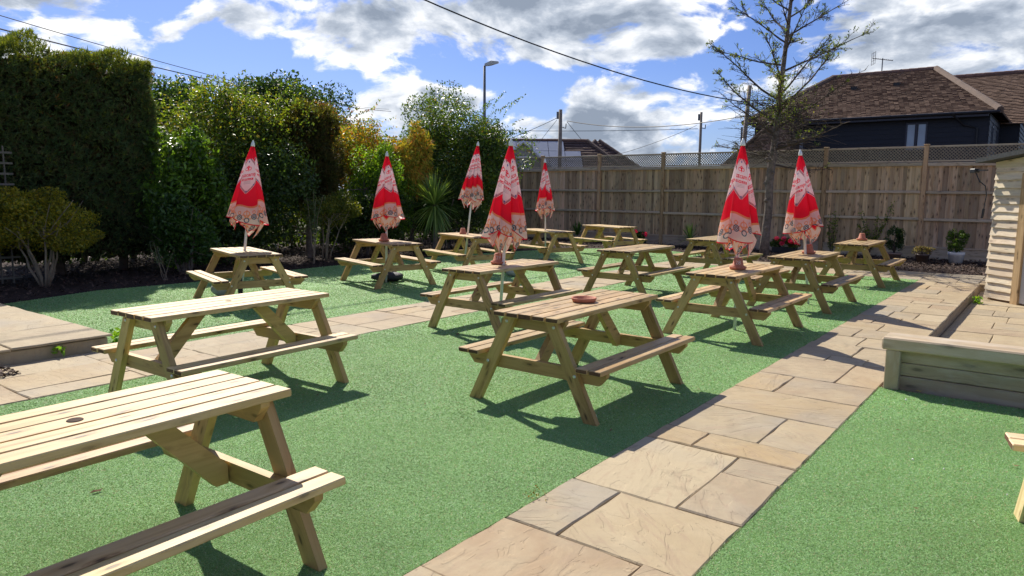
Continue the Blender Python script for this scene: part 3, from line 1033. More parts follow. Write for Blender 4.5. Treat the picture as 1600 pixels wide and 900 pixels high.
# ------------------------------------------------------------------ parasols
def text_mask(txt, W_, H_, bold=False, shear=0.0):
    cu = bpy.data.curves.new('tmp_text', 'FONT')
    cu.body = txt
    cu.resolution_u = 3
    cu.shear = shear
    cu.offset = 0.02 if bold else 0.0
    o = bpy.data.objects.new('tmp_text', cu)
    COL.objects.link(o)
    bpy.context.view_layer.update()
    dg = bpy.context.evaluated_depsgraph_get()
    me = o.evaluated_get(dg).to_mesh()
    me.calc_loop_triangles()
    v = np.array([q.co[:2] for q in me.vertices])
    tr = np.array([q.vertices[:] for q in me.loop_triangles])
    o.evaluated_get(dg).to_mesh_clear()
    bpy.data.objects.remove(o)
    bpy.data.curves.remove(cu)
    lo, hi = v.min(0), v.max(0)
    v = (v - lo) / (hi - lo) * [W_ - 1, H_ - 1]
    im = np.zeros((H_, W_), bool)
    for a, b, c in v[tr]:
        x0, x1 = int(max(0, min(a[0], b[0], c[0]))), int(min(W_ - 1, max(a[0], b[0], c[0]))) + 1
        y0, y1 = int(max(0, min(a[1], b[1], c[1]))), int(min(H_ - 1, max(a[1], b[1], c[1]))) + 1
        X, Y = np.meshgrid(np.arange(x0, x1 + 1), np.arange(y0, y1 + 1))
        d1 = (X - b[0]) * (a[1] - b[1]) - (a[0] - b[0]) * (Y - b[1])
        d2 = (X - c[0]) * (b[1] - c[1]) - (b[0] - c[0]) * (Y - c[1])
        d3 = (X - a[0]) * (c[1] - a[1]) - (c[0] - a[0]) * (Y - a[1])
        ins = ~(((d1 < 0) | (d2 < 0) | (d3 < 0)) & ((d1 > 0) | (d2 > 0) | (d3 > 0)))
        ys, xs = Y[ins], X[ins]
        k = (ys >= 0) & (ys < H_) & (xs >= 0) & (xs < W_)
        im[ys[k], xs[k]] = True
    return im       # row 0 = bottom


TXT_MAIN = text_mask('Cruzcampo', 400, 76, True)
TXT_SUB = text_mask('SEVILLA', 260, 40, True)
RED = np.array([0.84, 0.025, 0.065])
DRED = np.array([0.25, 0.008, 0.05])
WHT = np.array([0.84, 0.79, 0.79])
PEACH = np.array([0.86, 0.42, 0.22])
CREAM = np.array([0.87, 0.81, 0.76])
TEAL = np.array([0.03, 0.17, 0.25])
BLUE = np.array([0.06, 0.16, 0.42])


def stamp(col, mask, u, v, u0, u1, v0, v1, c):
    """u to the right, v down; mask row 0 is its bottom"""
    H_, W_ = mask.shape
    iu = ((u - u0) / (u1 - u0) * (W_ - 1)).round().astype(int)
    iv = ((v1 - v) / (v1 - v0) * (H_ - 1)).round().astype(int)
    ok = (iu >= 0) & (iu < W_) & (iv >= 0) & (iv < H_)
    hit = np.zeros(u.shape, bool)
    hit[ok] = mask[iv[ok], iu[ok]]
    col[hit] = c


def emblem(col, u, v):
    """crest centred on u=0, v in metres below its top (0..0.42)"""
    hw = np.where(v < 0.11, 0.03 + 0.10 * v / 0.11, np.where(v < 0.29, 0.13, 0.13 - 0.13 * (v - 0.29) / 0.13))
    dd = hw - np.abs(u)
    band = (v > -0.02) & (v < 0.44)
    col[band & (dd > -0.030)] = WHT
    col[band & (dd > -0.022) & (dd < 0.0)] = DRED
    col[band & (dd > -0.012) & (dd < -0.007)] = WHT
    col[band & (dd >= 0.0)] = WHT
    for (cu, cv) in ((0, 0.015), (-0.135, 0.12), (0.135, 0.12), (0, 0.41), (-0.1, 0.33), (0.1, 0.33)):
        col[(np.abs(u - cu) + np.abs(v - cv)) < 0.013] = BLUE
    # scrolled crown above the name
    for (cu, cv, r) in ((-0.022, 0.105, 0.02), (0.022, 0.105, 0.02), (0, 0.085, 0.016)):
        q = np.hypot(u - cu, v - cv)
        col[(np.abs(q - r) < 0.0045)] = RED
    col[(np.abs(u) < 0.004) & (v > 0.07) & (v < 0.14)] = RED
    # name band runs past the crest on both sides
    nb = (v > 0.150) & (v < 0.245) & (np.abs(u) < 0.172)
    col[nb] = WHT
    stamp(col, TXT_MAIN, u, v, -0.166, 0.166, 0.158, 0.226, RED * 0.9)
    b2 = (v > 0.234) & (v < 0.262) & (np.abs(u) < 0.085)
    col[b2] = RED * 0.85
    stamp(col, TXT_SUB, u, v, -0.072, 0.072, 0.239, 0.257, WHT)
    for vv in (0.275, 0.29, 0.305):
        col[(np.abs(v - vv) < 0.0025) & (np.abs(u) < 0.05)] = np.array([0.45, 0.4, 0.42])


def scrolls(col, u, w_, sel):
    """w_ = metres up from the hem; tile-like scroll print"""
    per = 0.20
    uu = (u + 50 * per) % per - per / 2
    for (cu, cw, r, c) in ((0, 0.10, 0.040, PEACH), (-0.042, 0.062, 0.030, PEACH), (0.042, 0.062, 0.030, PEACH), (0, 0.062, 0.02, PEACH),
                           (-per / 2, 0.06, 0.034, TEAL), (per / 2, 0.06, 0.034, TEAL), (-per / 2, 0.06, 0.015, TEAL), (per / 2, 0.06, 0.015, TEAL),
                           (0, 0.014, 0.03, TEAL), (-per / 2, 0.125, 0.02, PEACH), (per / 2, 0.125, 0.02, PEACH)):
        q = np.hypot(uu - cu, w_ - cw)
        col[sel & (np.abs(q - r) < 0.0062)] = c
    col[sel & (np.abs(uu) < 0.006) & (w_ > 0.085) & (w_ < 0.16)] = PEACH


def canopy_mesh(lobes, seed, depth=0.30, Lc=1.30, R=0.28, flaps=5):
    r = np.random.default_rng(seed)
    NT, NV = 540, 210
    th = np.linspace(0, 2 * np.pi, NT, endpoint=False)
    # uneven lobe widths
    wds = r.uniform(0.75, 1.25, lobes)
    ed = np.concatenate([[0], np.cumsum(wds)]) / wds.sum() * 2 * np.pi
    idx = np.searchsorted(ed, th, side='right') - 1
    q = (th - ed[idx]) / (ed[idx + 1] - ed[idx])
    wl = (ed[idx + 1] - ed[idx])
    # hem of the outer folds: slanted per lobe
    h0 = r.uniform(0.775, 0.875, lobes)
    h1 = np.where(r.random(lobes) < 0.6, np.roll(h0, -1), r.uniform(0.775, 0.875, lobes))
    hem = h0[idx] * (1 - q) + h1[idx] * q + 0.02 * np.sin(q * np.pi)
    ctr = r.uniform(0.30, 0.62, lobes)[idx]
    v = np.linspace(0, 1, NV)
    TH, V_ = np.meshgrid(th, v)
    Q = np.broadcast_to(q, TH.shape)
    HEM = np.broadcast_to(hem, TH.shape)
    LEN = V_ * HEM * Lc
    Rc = 0.022 + (R - 0.022) * (LEN / (0.80 * Lc)) ** 0.92
    dp = depth * np.clip(LEN / (0.5 * Lc), 0.15, 1)
    prof = (np.sin(np.pi * Q ** 0.75)) ** 0.55
    RR = Rc * (1 - dp + dp * prof) * (1 + 0.03 * np.sin(3 * TH + seed) + 0.018 * np.sin(7 * TH + LEN * 6 + seed * 2))
    RR = RR * (1 + 0.05 * np.clip((V_ - 0.85) / 0.15, 0, 1) * np.sin(5 * TH + seed))
    twist = 0.25 * LEN
    A = TH + twist
    verts = np.stack([RR * np.cos(A), RR * np.sin(A), -LEN], -1).reshape(-1, 3)
    # print
    u = ((Q - np.broadcast_to(ctr, TH.shape)) * np.broadcast_to(wl, TH.shape) * (0.03 + Rc * 0.86))
    sh_ = r.uniform(-0.055, 0.055, lobes)[idx] + (q - 0.5) * r.uniform(-0.09, 0.09, lobes)[idx]
    L1 = LEN + np.broadcast_to(sh_, TH.shape) * np.clip(LEN / 0.35, 0, 1)
    col = np.tile(RED, (NV, NT, 1)).astype(np.float64)
    E0 = 0.20
    emblem(col, u / 1.02, (L1 - E0) / 1.06)
    w_ = HEM * Lc - LEN
    # the pale printed border, its upper edge a fixed length down the cloth
    bt_ = L1 > 0.835 + 0.02 * np.sin(u * 16)
    col[bt_] = PEACH * np.array([0.95, 1.0, 0.9])
    sel = L1 > 0.858 + 0.02 * np.sin(u * 16)
    col[sel] = CREAM
    scrolls(col, u + 0.07, 1.06 - L1, sel)
    col[w_ < 0.012] = RED * 0.9
    n0 = NV * NT
    i, j = np.meshgrid(np.arange(NV - 1), np.arange(NT), indexing='ij')
    a = i * NT + j
    b = i * NT + (j + 1) % NT
    c = (i + 1) * NT + (j + 1) % NT
    d_ = (i + 1) * NT + j
    faces = [np.stack([a, d_, c, b], -1).reshape(-1, 4)]
    cols = [col.reshape(-1, 3)]
    allv = [verts]
    base = n0
    # inner folds: narrower, hanging lower, ragged with corners, part of them turned inside out (white)
    for fl in range(flaps):
        nt, nv = 70, 80
        a0 = fl / flaps * 2 * np.pi + r.uniform(-0.3, 0.3)
        sp = 2 * np.pi / flaps * r.uniform(1.05, 1.5)
        tt = np.linspace(0, 1, nt)
        vv = np.linspace(0, 1, nv)
        T_, VV = np.meshgrid(tt, vv)
        peak = r.uniform(0.3, 0.7)
        lowest = Lc * r.uniform(0.93, 1.03)
        sidez = Lc * r.uniform(0.80, 0.88)
        tri = 1 - np.abs(T_ - peak) / np.where(T_ < peak, peak, 1 - peak)
        hemz = sidez + (lowest - sidez) * tri ** 0.8 + 0.012 * np.sin(T_ * 17 + fl)
        z0 = Lc * 0.62
        Z = z0 + (hemz - z0) * VV
        rc = 0.022 + (R - 0.022) * np.clip(Z / (0.80 * Lc), 0, 1) ** 0.92
        grow = np.clip((Z / Lc - 0.76) / 0.08, 0, 1)
        tap = np.clip((Z / Lc - 0.84) / 0.16, 0, 1.2)
        Rr = rc * (0.62 + 0.20 * grow) * (1 - 0.42 * tap ** 1.4) * (1 + 0.07 * np.sin(T_ * 2 * np.pi * 1.5 + fl) * grow) - 0.012 * fl / flaps
        Aa = a0 + sp * T_ * (1 - 0.15 * VV)
        vt = np.stack([Rr * np.cos(Aa), Rr * np.sin(Aa), -Z], -1).reshape(-1, 3)
        inside = r.random() < 0.35
        cl = np.tile(np.array([0.84, 0.74, 0.74]) if inside else CREAM, (nv, nt, 1)).astype(np.float64)
        ww = hemz - Z
        uu = (T_ - 0.5) * sp * 0.2
        if inside:
            faint = np.zeros_like(T_, bool)
            per = 0.2
            for (cu, cw, rr_) in ((0, 0.1, 0.045), (0.06, 0.06, 0.03), (-0.06, 0.06, 0.03)):
                faint |= np.abs(np.hypot((uu + 50 * per) % per - per / 2 - cu, ww - cw) - rr_) < 0.005
            cl[faint] = np.array([0.72, 0.48, 0.42])
        else:
            scrolls(cl, uu, ww + 0.01, ww > 0.0)
            up_ = ww > 0.21
            cl[up_] = PEACH
            cl[ww > 0.23] = RED
        edge = (ww < 0.011) | (T_ < 0.03) | (T_ > 0.97)
        cl[edge] = RED * 0.9
        i, j = np.meshgrid(np.arange(nv - 1), np.arange(nt - 1), indexing='ij')
        q0 = base + i * nt + j
        faces.append(np.stack([q0, q0 + nt, q0 + nt + 1, q0 + 1], -1).reshape(-1, 4))
        allv.append(vt)
        cols.append(cl.reshape(-1, 3))
        base += nv * nt
    return mesh_np('canopy', np.concatenate(allv), np.concatenate(faces), M_CLOTH, np.concatenate(cols), True, 'print')


CANOPY = {'wide': canopy_mesh(4, 5, 0.24), 'narrow': canopy_mesh(8, 9, 0.30, flaps=6), 'mid': canopy_mesh(5, 23, 0.36)}
bfin = MB()
bfin.lathe([(0.0, 0.075), (0.010, 0.072), (0.013, 0.055), (0.022, 0.04), (0.030, 0.0), (0.028, -0.012), (0.0, -0.012)], 14)
ME_FIN = bfin.mesh('finial', M_FINIAL, True)


def parasol(apex, foot, var, yaw, label, wide=1.0):
    apex, foot = Vector(apex), Vector(foot)
    dr = (apex - foot).normalized()
    L = (apex - foot).length
    o = thing('parasol', label, 'parasol', foot, 0, 'closed red parasols standing in the picnic tables')
    o.rotation_euler = (Matrix.Rotation(0, 3, 'Z') @ dr.to_track_quat('Z', 'Y').to_matrix()).to_euler()
    b = MB()
    b.tube([(0, 0, 0), (0, 0, L - 0.05)], 0.019, 12)
    ob('pole', b.mesh('pole', M_POLE, True), o)
    ob('canopy', CANOPY[var], o, (0, 0, L - 0.07), (0, 0, yaw), scale=(wide, wide * .95, 1))
    ob('finial', ME_FIN, o, (0, 0, L - 0.065))
    return o


def foot_of(c, apex, z=0.74, down=0.0):
    """continue the line apex -> table hole down to the ground"""
    c = Vector((c[0], c[1], z))
    apex = Vector(apex)
    k = (apex.z - down) / (apex.z - z)
    return apex + (c - apex) * k


TC = {k: P(v[0], v[1]) for k, v in TABLES.items()}
parasol((-3.76, 10.55, 2.33), foot_of(TC['C'], (-3.76, 10.55, 2.33)), 'wide', 0.2, 'leftmost closed red parasol, in the table before the dark hedge', 1.06)
parasol((-2.20, 12.71, 2.30), foot_of(TC['D'], (-2.20, 12.71, 2.30)), 'mid', 1.2, 'closed red parasol standing upright above the black bag', 1.05)
parasol((-0.70, 14.71, 2.61), foot_of(TC['E'], (-0.70, 14.71, 2.61)), 'narrow', 2.0, 'closed red parasol tilted to the right beside the spiky palm', 0.88)
parasol((-0.02, 8.74, 2.25), foot_of(TC['F'], (-0.02, 8.74, 2.25)), 'narrow', 0.35, 'tall closed red parasol of many narrow folds near the middle of the garden', 0.98)
parasol((0.74, 16.66, 2.36), foot_of(TC['H'], (0.74, 16.66, 2.36)), 'mid', 3.3, 'smallest closed red parasol, standing farthest back against the fence', 0.82)
parasol((2.67, 8.46, 2.25), foot_of(TC['L'], (2.67, 8.46, 2.25)), 'wide', 2.6, 'large closed red parasol left of the bare tree trunk, with its crest facing the camera', 0.88)
parasol((4.18, 10.59, 2.25), foot_of(TC['M'], (4.18, 10.59, 2.25)), 'mid', 5.2, 'rightmost closed red parasol, leaning left just right of the bare tree trunk', 0.98)

# bases and weights under the tables
b = MB()
b.lathe([(0, 0.07), (0.03, 0.07), (0.035, 0.30), (0.031, 0.32), (0.0, 0.32)], 12)
b.lathe([(0, 0.075), (0.07, 0.07), (0.17, 0.05), (0.21, 0.02), (0.21, 0.0)], 28)
ME_BASE = b.mesh('base_weight', M_BLACK, True)
fh = foot_of(TC['H'], (0.74, 16.66, 2.36))
ob('base_weight', ME_BASE, None, (fh.x, fh.y, 0.01), label='round black parasol base on the lawn under the farthest parasol', cat='base weight')
fc = foot_of(TC['C'], (-3.76, 10.55, 2.33))
b = MB()
b.lathe([(0, 0.07), (0.035, 0.07), (0.035, 0.34), (0.0, 0.34)], 12)
b.box(-0.21, 0.21, -0.21, 0.21, 0, 0.06, bev=0.02)
ob('base_weight', b.mesh('base_weight', M_BLACK), None, (fc.x, fc.y, 0.01), label='black square parasol base with upright tube under the leftmost parasol', cat='base weight')


def lumpy(name, rx, ry, rz, mat, seed, nu=18, nv=10, rough=0.06):
    r = random.Random(seed)
    v, f = [], []
    for i in range(nv + 1):
        ph = math.pi * i / nv - math.pi / 2
        for j in range(nu):
            a = 2 * math.pi * j / nu
            kk = 1 + rough * math.sin(3 * a + seed) * math.cos(2 * ph) + r.uniform(-rough, rough) * 0.5
            v.append((rx * kk * math.cos(a) * math.cos(ph) ** 0.8 if math.cos(ph) > 0 else 0, ry * kk * math.sin(a) * max(math.cos(ph), 0) ** 0.8, rz + rz * math.sin(ph)))
    for i in range(nv):
        for j in range(nu):
            f.append((i * nu + j, i * nu + (j + 1) % nu, (i + 1) * nu + (j + 1) % nu, (i + 1) * nu + j))
    return mesh_from(name, v, f, [mat], True)


ob('stone_weight', lumpy('stone_weight', 0.17, 0.14, 0.11, M_CONC, 3), None, (-4.47, 10.95, 0.0), label='greenish grey rounded stone weight under the seat of the leftmost parasol table', cat='weight')
ob('stone_weight', lumpy('stone_weight', 0.15, 0.13, 0.09, M_CONC, 8), None, (0.02, 13.8, 0.0), label='pale grey rounded stone weight on the lawn behind the many-fold parasol', cat='weight')
bag = ob('bag', lumpy('bag', 0.29, 0.17, 0.085, M_BAG, 5, rough=0.12), None, (-2.24, 12.88, 0.0), (0, 0, 0.2), 'black fabric bag lying on the lawn around the foot of the upright parasol', 'bag')
b = MB()
b.tube([(-0.12, -0.1, 0.13), (-0.05, -0.05, 0.185), (0.06, -0.02, 0.19), (0.14, 0.05, 0.14)], 0.012, 6)
ob('strap', b.mesh('strap', simple('grey_strap', (0.2, 0.22, 0.25), 0.6, bmp=0), True), bag)

# ------------------------------------------------------------------ pots and saucers
b = MB()
b.lathe([(0, 0.014), (0.078, 0.014), (0.086, 0.032), (0.096, 0.036), (0.100, 0.030), (0.088, 0.004), (0.078, 0.0), (0, 0)][::-1], 28)
ME_SAUCER = b.mesh('saucer', M_TERRA, True)
b = MB()
b.lathe([(0.072, 0.0), (0.074, 0.032), (0.064, 0.036), (0.046, 0.118), (0.041, 0.122), (0.012, 0.122), (0.010, 0.112)], 28)
ME_POT = b.mesh('pot', M_TERRA, True)


def pot(x, y, key, label, chalk=None, saucer=True, rot=0.0):
    if saucer:
        ob('saucer', ME_SAUCER, None, (x, y, HT + 0.0015), label='terracotta saucer under the upturned pot on the ' + key, cat='saucer', group='terracotta saucers used as ashtrays on the tables')
    o = ob('plant_pot', ME_POT, None, (x, y, HT + (0.0165 if saucer else 0.0015)), (0, 0, rot), label, 'plant pot', 'upturned terracotta pots on the tables')
    if chalk:
        cu = bpy.data.curves.new('tmp', 'FONT')
        cu.body = chalk
        cu.size = 0.062
        cu.align_x = 'CENTER'
        cu.resolution_u = 3
        cu.offset = -0.0006
        t = bpy.data.objects.new('tmp', cu)
        COL.objects.link(t)
        bpy.context.view_layer.update()
        dg = bpy.context.evaluated_depsgraph_get()
        me = bpy.data.meshes.new_from_object(t.evaluated_get(dg))
        bpy.data.objects.remove(t)
        me.materials.clear()
        me.materials.append(M_CHALK)
        fa = math.atan2(-y, -x) - rot     # towards the camera
        for q in me.vertices:
            z = 0.050 + q.co.y
            rr = 0.064 - (z - 0.036) / 0.082 * 0.018 + 0.0012
            a = fa + q.co.x / rr
            q.co = (rr * math.cos(a), rr * math.sin(a), z)
        ob('chalk_number', me, o)
    return o


pot(-2.27, 12.66, 'table above the black bag', 'upturned terracotta pot against the pole of the upright parasol above the black bag', saucer=True)
pot(-1.03, 14.95, 'table beside the spiky palm', 'upturned terracotta pot left of the tilted parasol beside the spiky palm', saucer=False)
pot(-0.17, 8.80, 'table of the many-fold parasol', 'upturned terracotta pot with a smudged chalk number at the foot of the many-fold parasol', chalk='29')
pot(2.65, 8.36, 'table chalked 28', 'upturned terracotta pot chalked 28 in front of the large parasol', chalk='28')
pot(4.40, 10.60, 'table in front of the pink flowers', 'upturned terracotta pot just right of the leaning parasol pole')
pot(6.68, 13.68, 'last table before the far paving', 'upturned terracotta pot on the rightmost table, the one without a parasol')
ob('saucer', ME_SAUCER, None, (0.59, 5.80, HT + 0.0015), label='empty terracotta saucer alone on the middle table nearest the camera', cat='saucer', scale=(1.05, 1.05, 1.05))

# ------------------------------------------------------------------ fence along the back
S_F = 20.85
FX = P(S_F, 0)


def flocal(s, t):
    """world axes rotated by AX: x = s direction, y = -t"""
    return (s, -t)


posts = [1.9, -0.5, -2.92, -5.3, -7.7, -10.1, -12.4, -14.7, -17.0, -19.3]
fence = thing('wooden_fence', 'tall weathered feather-edge wooden fence with trellis top across the back of the garden', 'fence', P(S_F, -7.7), AX)
F0 = 7.7


def fy(t):
    return -t - F0


rj = random.Random(4)
b = MB(); b.box(-0.05, 0.05, -0.05, 0.05, -0.1, 2.83, bev=0.005)
b.box(-0.062, 0.062, -0.062, 0.062, 2.83, 2.87)
# long axis must be local x for the wood grain
b = MB(); b.box(0, 2.93, -0.05, 0.05, -0.05, 0.05, bev=0.005)
ME_FPOST = b.mesh('post', M_POST)
b = MB(); b.box(0, 0.035, -0.064, 0.064, -0.064, 0.064, bev=0.01)
ME_FCAP = b.mesh('post_cap', M_POST)
UPR = Matrix(((0, 0, -1), (0, 1, 0), (1, 0, 0)))      # local x -> world z
for t in posts:
    if t < -17:
        continue
    ob('post', ME_FPOST, fence, (-0.03, fy(t), -0.1), UPR)
    ob('post_cap', ME_FCAP, fence, (-0.03, fy(t), 2.83), UPR)
bm_cache = []
for v_ in range(6):
    r = random.Random(v_)
    b = MB()
    wv_ = 0.106 + r.uniform(-.006, .006)
    z1 = 2.36 - 0.28 + r.uniform(-.01, .01)
    v = [(0, -wv_ / 2, 0.0), (0, wv_ / 2, 0.0), (0, wv_ / 2, 0.016), (0, -wv_ / 2, 0.006), (z1, -wv_ / 2, 0.0), (z1, wv_ / 2, 0.0), (z1, wv_ / 2, 0.016), (z1, -wv_ / 2, 0.006)]
    f = [(0, 1, 2, 3), (7, 6, 5, 4), (0, 4, 5, 1), (1, 5, 6, 2), (2, 6, 7, 3), (3, 7, 4, 0)]
    bm_cache.append(mesh_from('board', v, f, [M_FENCE]))
# boards: local x up, local y along the fence, local z towards the camera (-s)
BO = Matrix(((0, 0, -1), (0, 1, 0), (1, 0, 0)))
for i in range(len(posts) - 1):
    ta, tb = posts[i + 1], posts[i]
    if ta < -17.5:
        break
    nb = int(round((tb - ta) / 0.10))
    bv = rj.uniform(.82, 1.12)
    bay = (bv * rj.uniform(.97, 1.04), bv, bv * rj.uniform(.94, 1.03), 1)
    for k in range(nb):
        t = ta + (k + 0.5) * (tb - ta) / nb
        ob('board', rj.choice(bm_cache), fence, (0.012 + (0.012 if k % 2 else 0) + rj.uniform(0, .004), fy(t), 0.27), BO).color = bay
    yb0, yb1 = fy(tb) + 0.052, fy(ta) - 0.052
    jog = 0.0
    for (z, hh, dp, nm) in ((0.985, 0.036, 0.055, 'rail'), (1.665, 0.036, 0.055, 'rail'), (2.37, 0.05, 0.06, 'rail')):
        b = MB()
        zz = z + rj.uniform(-.012, .012)
        b.box(-(yb1 - yb0) / 2, (yb1 - yb0) / 2, -dp / 2, dp / 2, -hh, hh, bev=0.012)
        ob(nm, b.mesh(nm, M_RAIL), fence, (-0.012 - dp / 2, (yb0 + yb1) / 2, zz), (rj.uniform(-.004, .004), 0, math.pi / 2))
    b = MB()
    b.box(-(yb1 - yb0) / 2, (yb1 - yb0) / 2, -0.02, 0.02, -0.14, 0.14, bev=0.006)
    ob('gravel_board', b.mesh('gravel_board', M_RAIL), fence, (-0.02, (yb0 + yb1) / 2, 0.12), (0, 0, math.pi / 2))
    b = MB()
    b.box(-(yb1 - yb0) / 2, (yb1 - yb0) / 2, -0.035, 0.035, -0.018, 0.018, bev=0.005)
    ob('rail', b.mesh('rail', M_RAIL), fence, (-0.03, (yb0 + yb1) / 2, 0.285), (0, 0, math.pi / 2))
    # trellis panel
    for (z, hh) in ((2.80, 0.022), (2.445, 0.018)):
        b = MB()
        b.box(-(yb1 - yb0) / 2, (yb1 - yb0) / 2, -0.02, 0.02, -hh, hh, bev=0.003)
        ob('trellis_rail', b.mesh('trellis_rail', M_RAIL), fence, (-0.03, (yb0 + yb1) / 2, z), (0, 0, math.pi / 2))
    b = MB()
    za, zb = 2.462, 2.779
    hgt = zb - za
    pitch = 0.078
    wl = 0.011
    for dirn, xo in ((1, -0.036), (-1, -0.024)):
        y = yb0 - hgt
        while y < yb1:
            pa, pb = (y, za), (y + hgt, zb)
            # clip to the bay
            if pa[0] < yb0:
                dlt = yb0 - pa[0]; pa = (yb0, za + dlt)
            if pb[0] > yb1:
                dlt = pb[0] - yb1; pb = (yb1, zb - dlt)
            if pb[0] - pa[0] > 0.03:
                if dirn > 0:
                    q0, q1 = pa, pb
                else:
                    q0, q1 = (yb0 + yb1 - pa[0], pa[1]), (yb0 + yb1 - pb[0], pb[1])
                dd = Vector((q1[0] - q0[0], q1[1] - q0[1])).normalized()
                nn = Vector((-dd.y, dd.x)) * wl
                vv = []
                for xx in (xo - 0.005, xo + 0.005):
                    for (qq, sg) in ((q0, 1), (q0, -1), (q1, -1), (q1, 1)):
                        vv.append((xx, qq[0] + nn.x * sg, qq[1] + nn.y * sg))
                b.add(vv, [(0, 1, 2, 3), (7, 6, 5, 4), (0, 3, 7, 4), (1, 5, 6, 2), (0, 4, 5, 1), (3, 2, 6, 7)])
            y += pitch
    ob('trellis_lattice', b.mesh('trellis_lattice', M_TRELLIS), fence, kind='stuff')

# ------------------------------------------------------------------ sleeper wall at the sunken patio
wall = thing('sleeper_wall', 'low grey timber sleeper wall between the right lawn and the sunken patio', 'retaining wall', P(6.66, -1.12), AX)
# local x = s, local y = -t  (negative y goes right)
b = MB(); b.box(-2.9, 2.9, -0.15, 0.15, -0.052, 0.052, bev=0.012)
ob('cap_beam', b.mesh('cap_beam', M_SLEEPER), wall, (0.08, -2.88, 0.388), (0, 0, math.pi / 2))
b = MB(); b.box(0, 0.337, -0.055, 0.055, -0.05, 0.05, bev=0.006)
ME_WP = b.mesh('post', M_SLEEPER)
for y in (-0.07, -1.95, -3.85):
    ob('post', ME_WP, wall, (-0.01, y, -0.002), UPR)
for (z0, z1, xo) in ((0.226, 0.334, 0.065), (0.114, 0.222, 0.067), (-0.13, 0.110, 0.055)):
    b = MB(); b.box(-2.85, 2.85, -0.035, 0.035, -(z1 - z0) / 2, (z1 - z0) / 2, bev=0.006)
    ob('sleeper', b.mesh('sleeper', M_SLEEPER), wall, (xo, -2.9, (z0 + z1) / 2), (0, 0, math.pi / 2))
b = MB(); b.box(-2.85, 2.85, -0.03, 0.03, -0.235, 0.235, bev=0.006)
ob('sleeper', b.mesh('sleeper', M_SLEEPER), wall, (0.185, -2.9, 0.098), (0, 0, math.pi / 2))

# ------------------------------------------------------------------ shed on the patio
SH = RAD(-82)
shed = thing('timber_shed', 'small shed of pale waney-edge boards with black felt roof at the right edge', 'shed', (8.06, 12.05, -0.13), SH)
# local x runs along the front (right in the picture), local y = back, local z up
rs = random.Random(12)
NB = 17
bh = 2.22 / NB
for (x0, x1) in ((0.0, 0.56), (1.64, 2.7)):
    for i in range(NB):
        zb = 0.04 + i * bh
        n = 9
        if x0 > 1:
            n = 5
        v, f = [], []
        e0 = rs.uniform(-.02, .008) if x0 == 0 else 0
        for k in range(n + 1):
            x = x0 + e0 + (x1 - x0 - e0) * k / n
            lowz = zb + 0.003 * math.sin(k * .9 + i * 2.1) + rs.uniform(-.002, .002)
            v += [(x, -0.046, lowz), (x, -0.022, lowz + 0.002), (x, 0.0, zb + bh + 0.02), (x, -0.012, zb + bh + 0.02)]
        for k in range(n):
            a, c = k * 4, (k + 1) * 4
            f += [(a, c, c + 3, a + 3), (a + 3, c + 3, c + 2, a + 2), (a + 2, c + 2, c + 1, a + 1), (a + 1, c + 1, c, a)]
        f += [(0, 3, 2, 1), (n * 4, n * 4 + 1, n * 4 + 2, n * 4 + 3)]
        ob('cladding_board', mesh_from('cladding_board', v, f, [M_CLAD]), shed)
# left side wall boards (turned away from the camera)
for i in range(NB):
    zb = 0.04 + i * bh
    b = MB()
    b.box(0.0, 2.0, -0.022, 0.0, 0, bh + 0.02)
    ob('cladding_board', b.mesh('cladding_board', M_CLAD), shed, (0.0, 0.0, zb), (RAD(0), 0, math.pi / 2))
b = MB()
b.box(0.03, 2.5, 0.01, 2.0, 0.0, 2.25)
ob('inner_frame', b.mesh('inner_frame', M_POST), shed)
for (x0, x1) in ((0.56, 0.70), (1.55, 1.64)):
    b = MB(); b.box(0, 2.1, -0.065, 0.005, -(x1 - x0) / 2, (x1 - x0) / 2, bev=0.004)
    ob('door_post', b.mesh('door_post', M_POST), shed, ((x0 + x1) / 2, 0, 0.0), Matrix(((0, 0, -1), (0, 1, 0), (1, 0, 0))))
b = MB(); b.box(0.70, 1.55, -0.03, 0.005, 0.03, 2.08, bev=0.004)
door = ob('door', b.mesh('door', M_DOOR), shed)
b = MB(); b.tube([(1.25, -0.03, 1.0), (1.25, -0.08, 1.0), (1.16, -0.08, 1.0)], 0.011, 8)
ob('handle', b.mesh('handle', M_BOLT), door)
# felt roof rising to the right
b = MB()
v = []
for (x, z) in ((-0.20, 2.28), (2.7, 2.62)):
    for y in (-0.26, 2.2):
        v += [(x, y, z), (x, y, z + 0.075)]
b.add(v, [(0, 1, 3, 2), (4, 6, 7, 5), (0, 2, 6, 4), (1, 5, 7, 3), (0, 4, 5, 1), (2, 3, 7, 6)])
ob('roof', b.mesh('roof', M_FELT), shed)
b = MB()
b.add([(-0.02, -0.03, 2.2), (2.5, -0.03, 2.2), (2.5, -0.03, 2.58), (-0.02, -0.03, 2.29), (-0.02, 0.02, 2.2), (2.5, 0.02, 2.2), (2.5, 0.02, 2.58), (-0.02, 0.02, 2.29)],
      [(0, 1, 2, 3), (7, 6, 5, 4), (0, 4, 5, 1), (1, 5, 6, 2), (2, 6, 7, 3), (3, 7, 4, 0)])
ob('gable_board', b.mesh('gable_board', M_CLAD), shed)
b = MB()
b.box(-0.36, -0.24, -0.22, -0.12, 2.12, 2.19, bev=0.01)
b.box(-0.25, -0.02, -0.18, -0.16, 2.15, 2.17)
lampb = ob('flood_lamp', b.mesh('flood_lamp', M_BLACK), shed)
b = MB()
b.tube([(-0.27, -0.17, 2.12), (-0.20, -0.15, 1.98), (-0.12, -0.10, 1.90), (-0.10, -0.08, 1.75), (-0.12, -0.08, 1.62), (-0.13, -0.08, 1.5)], 0.009, 6)
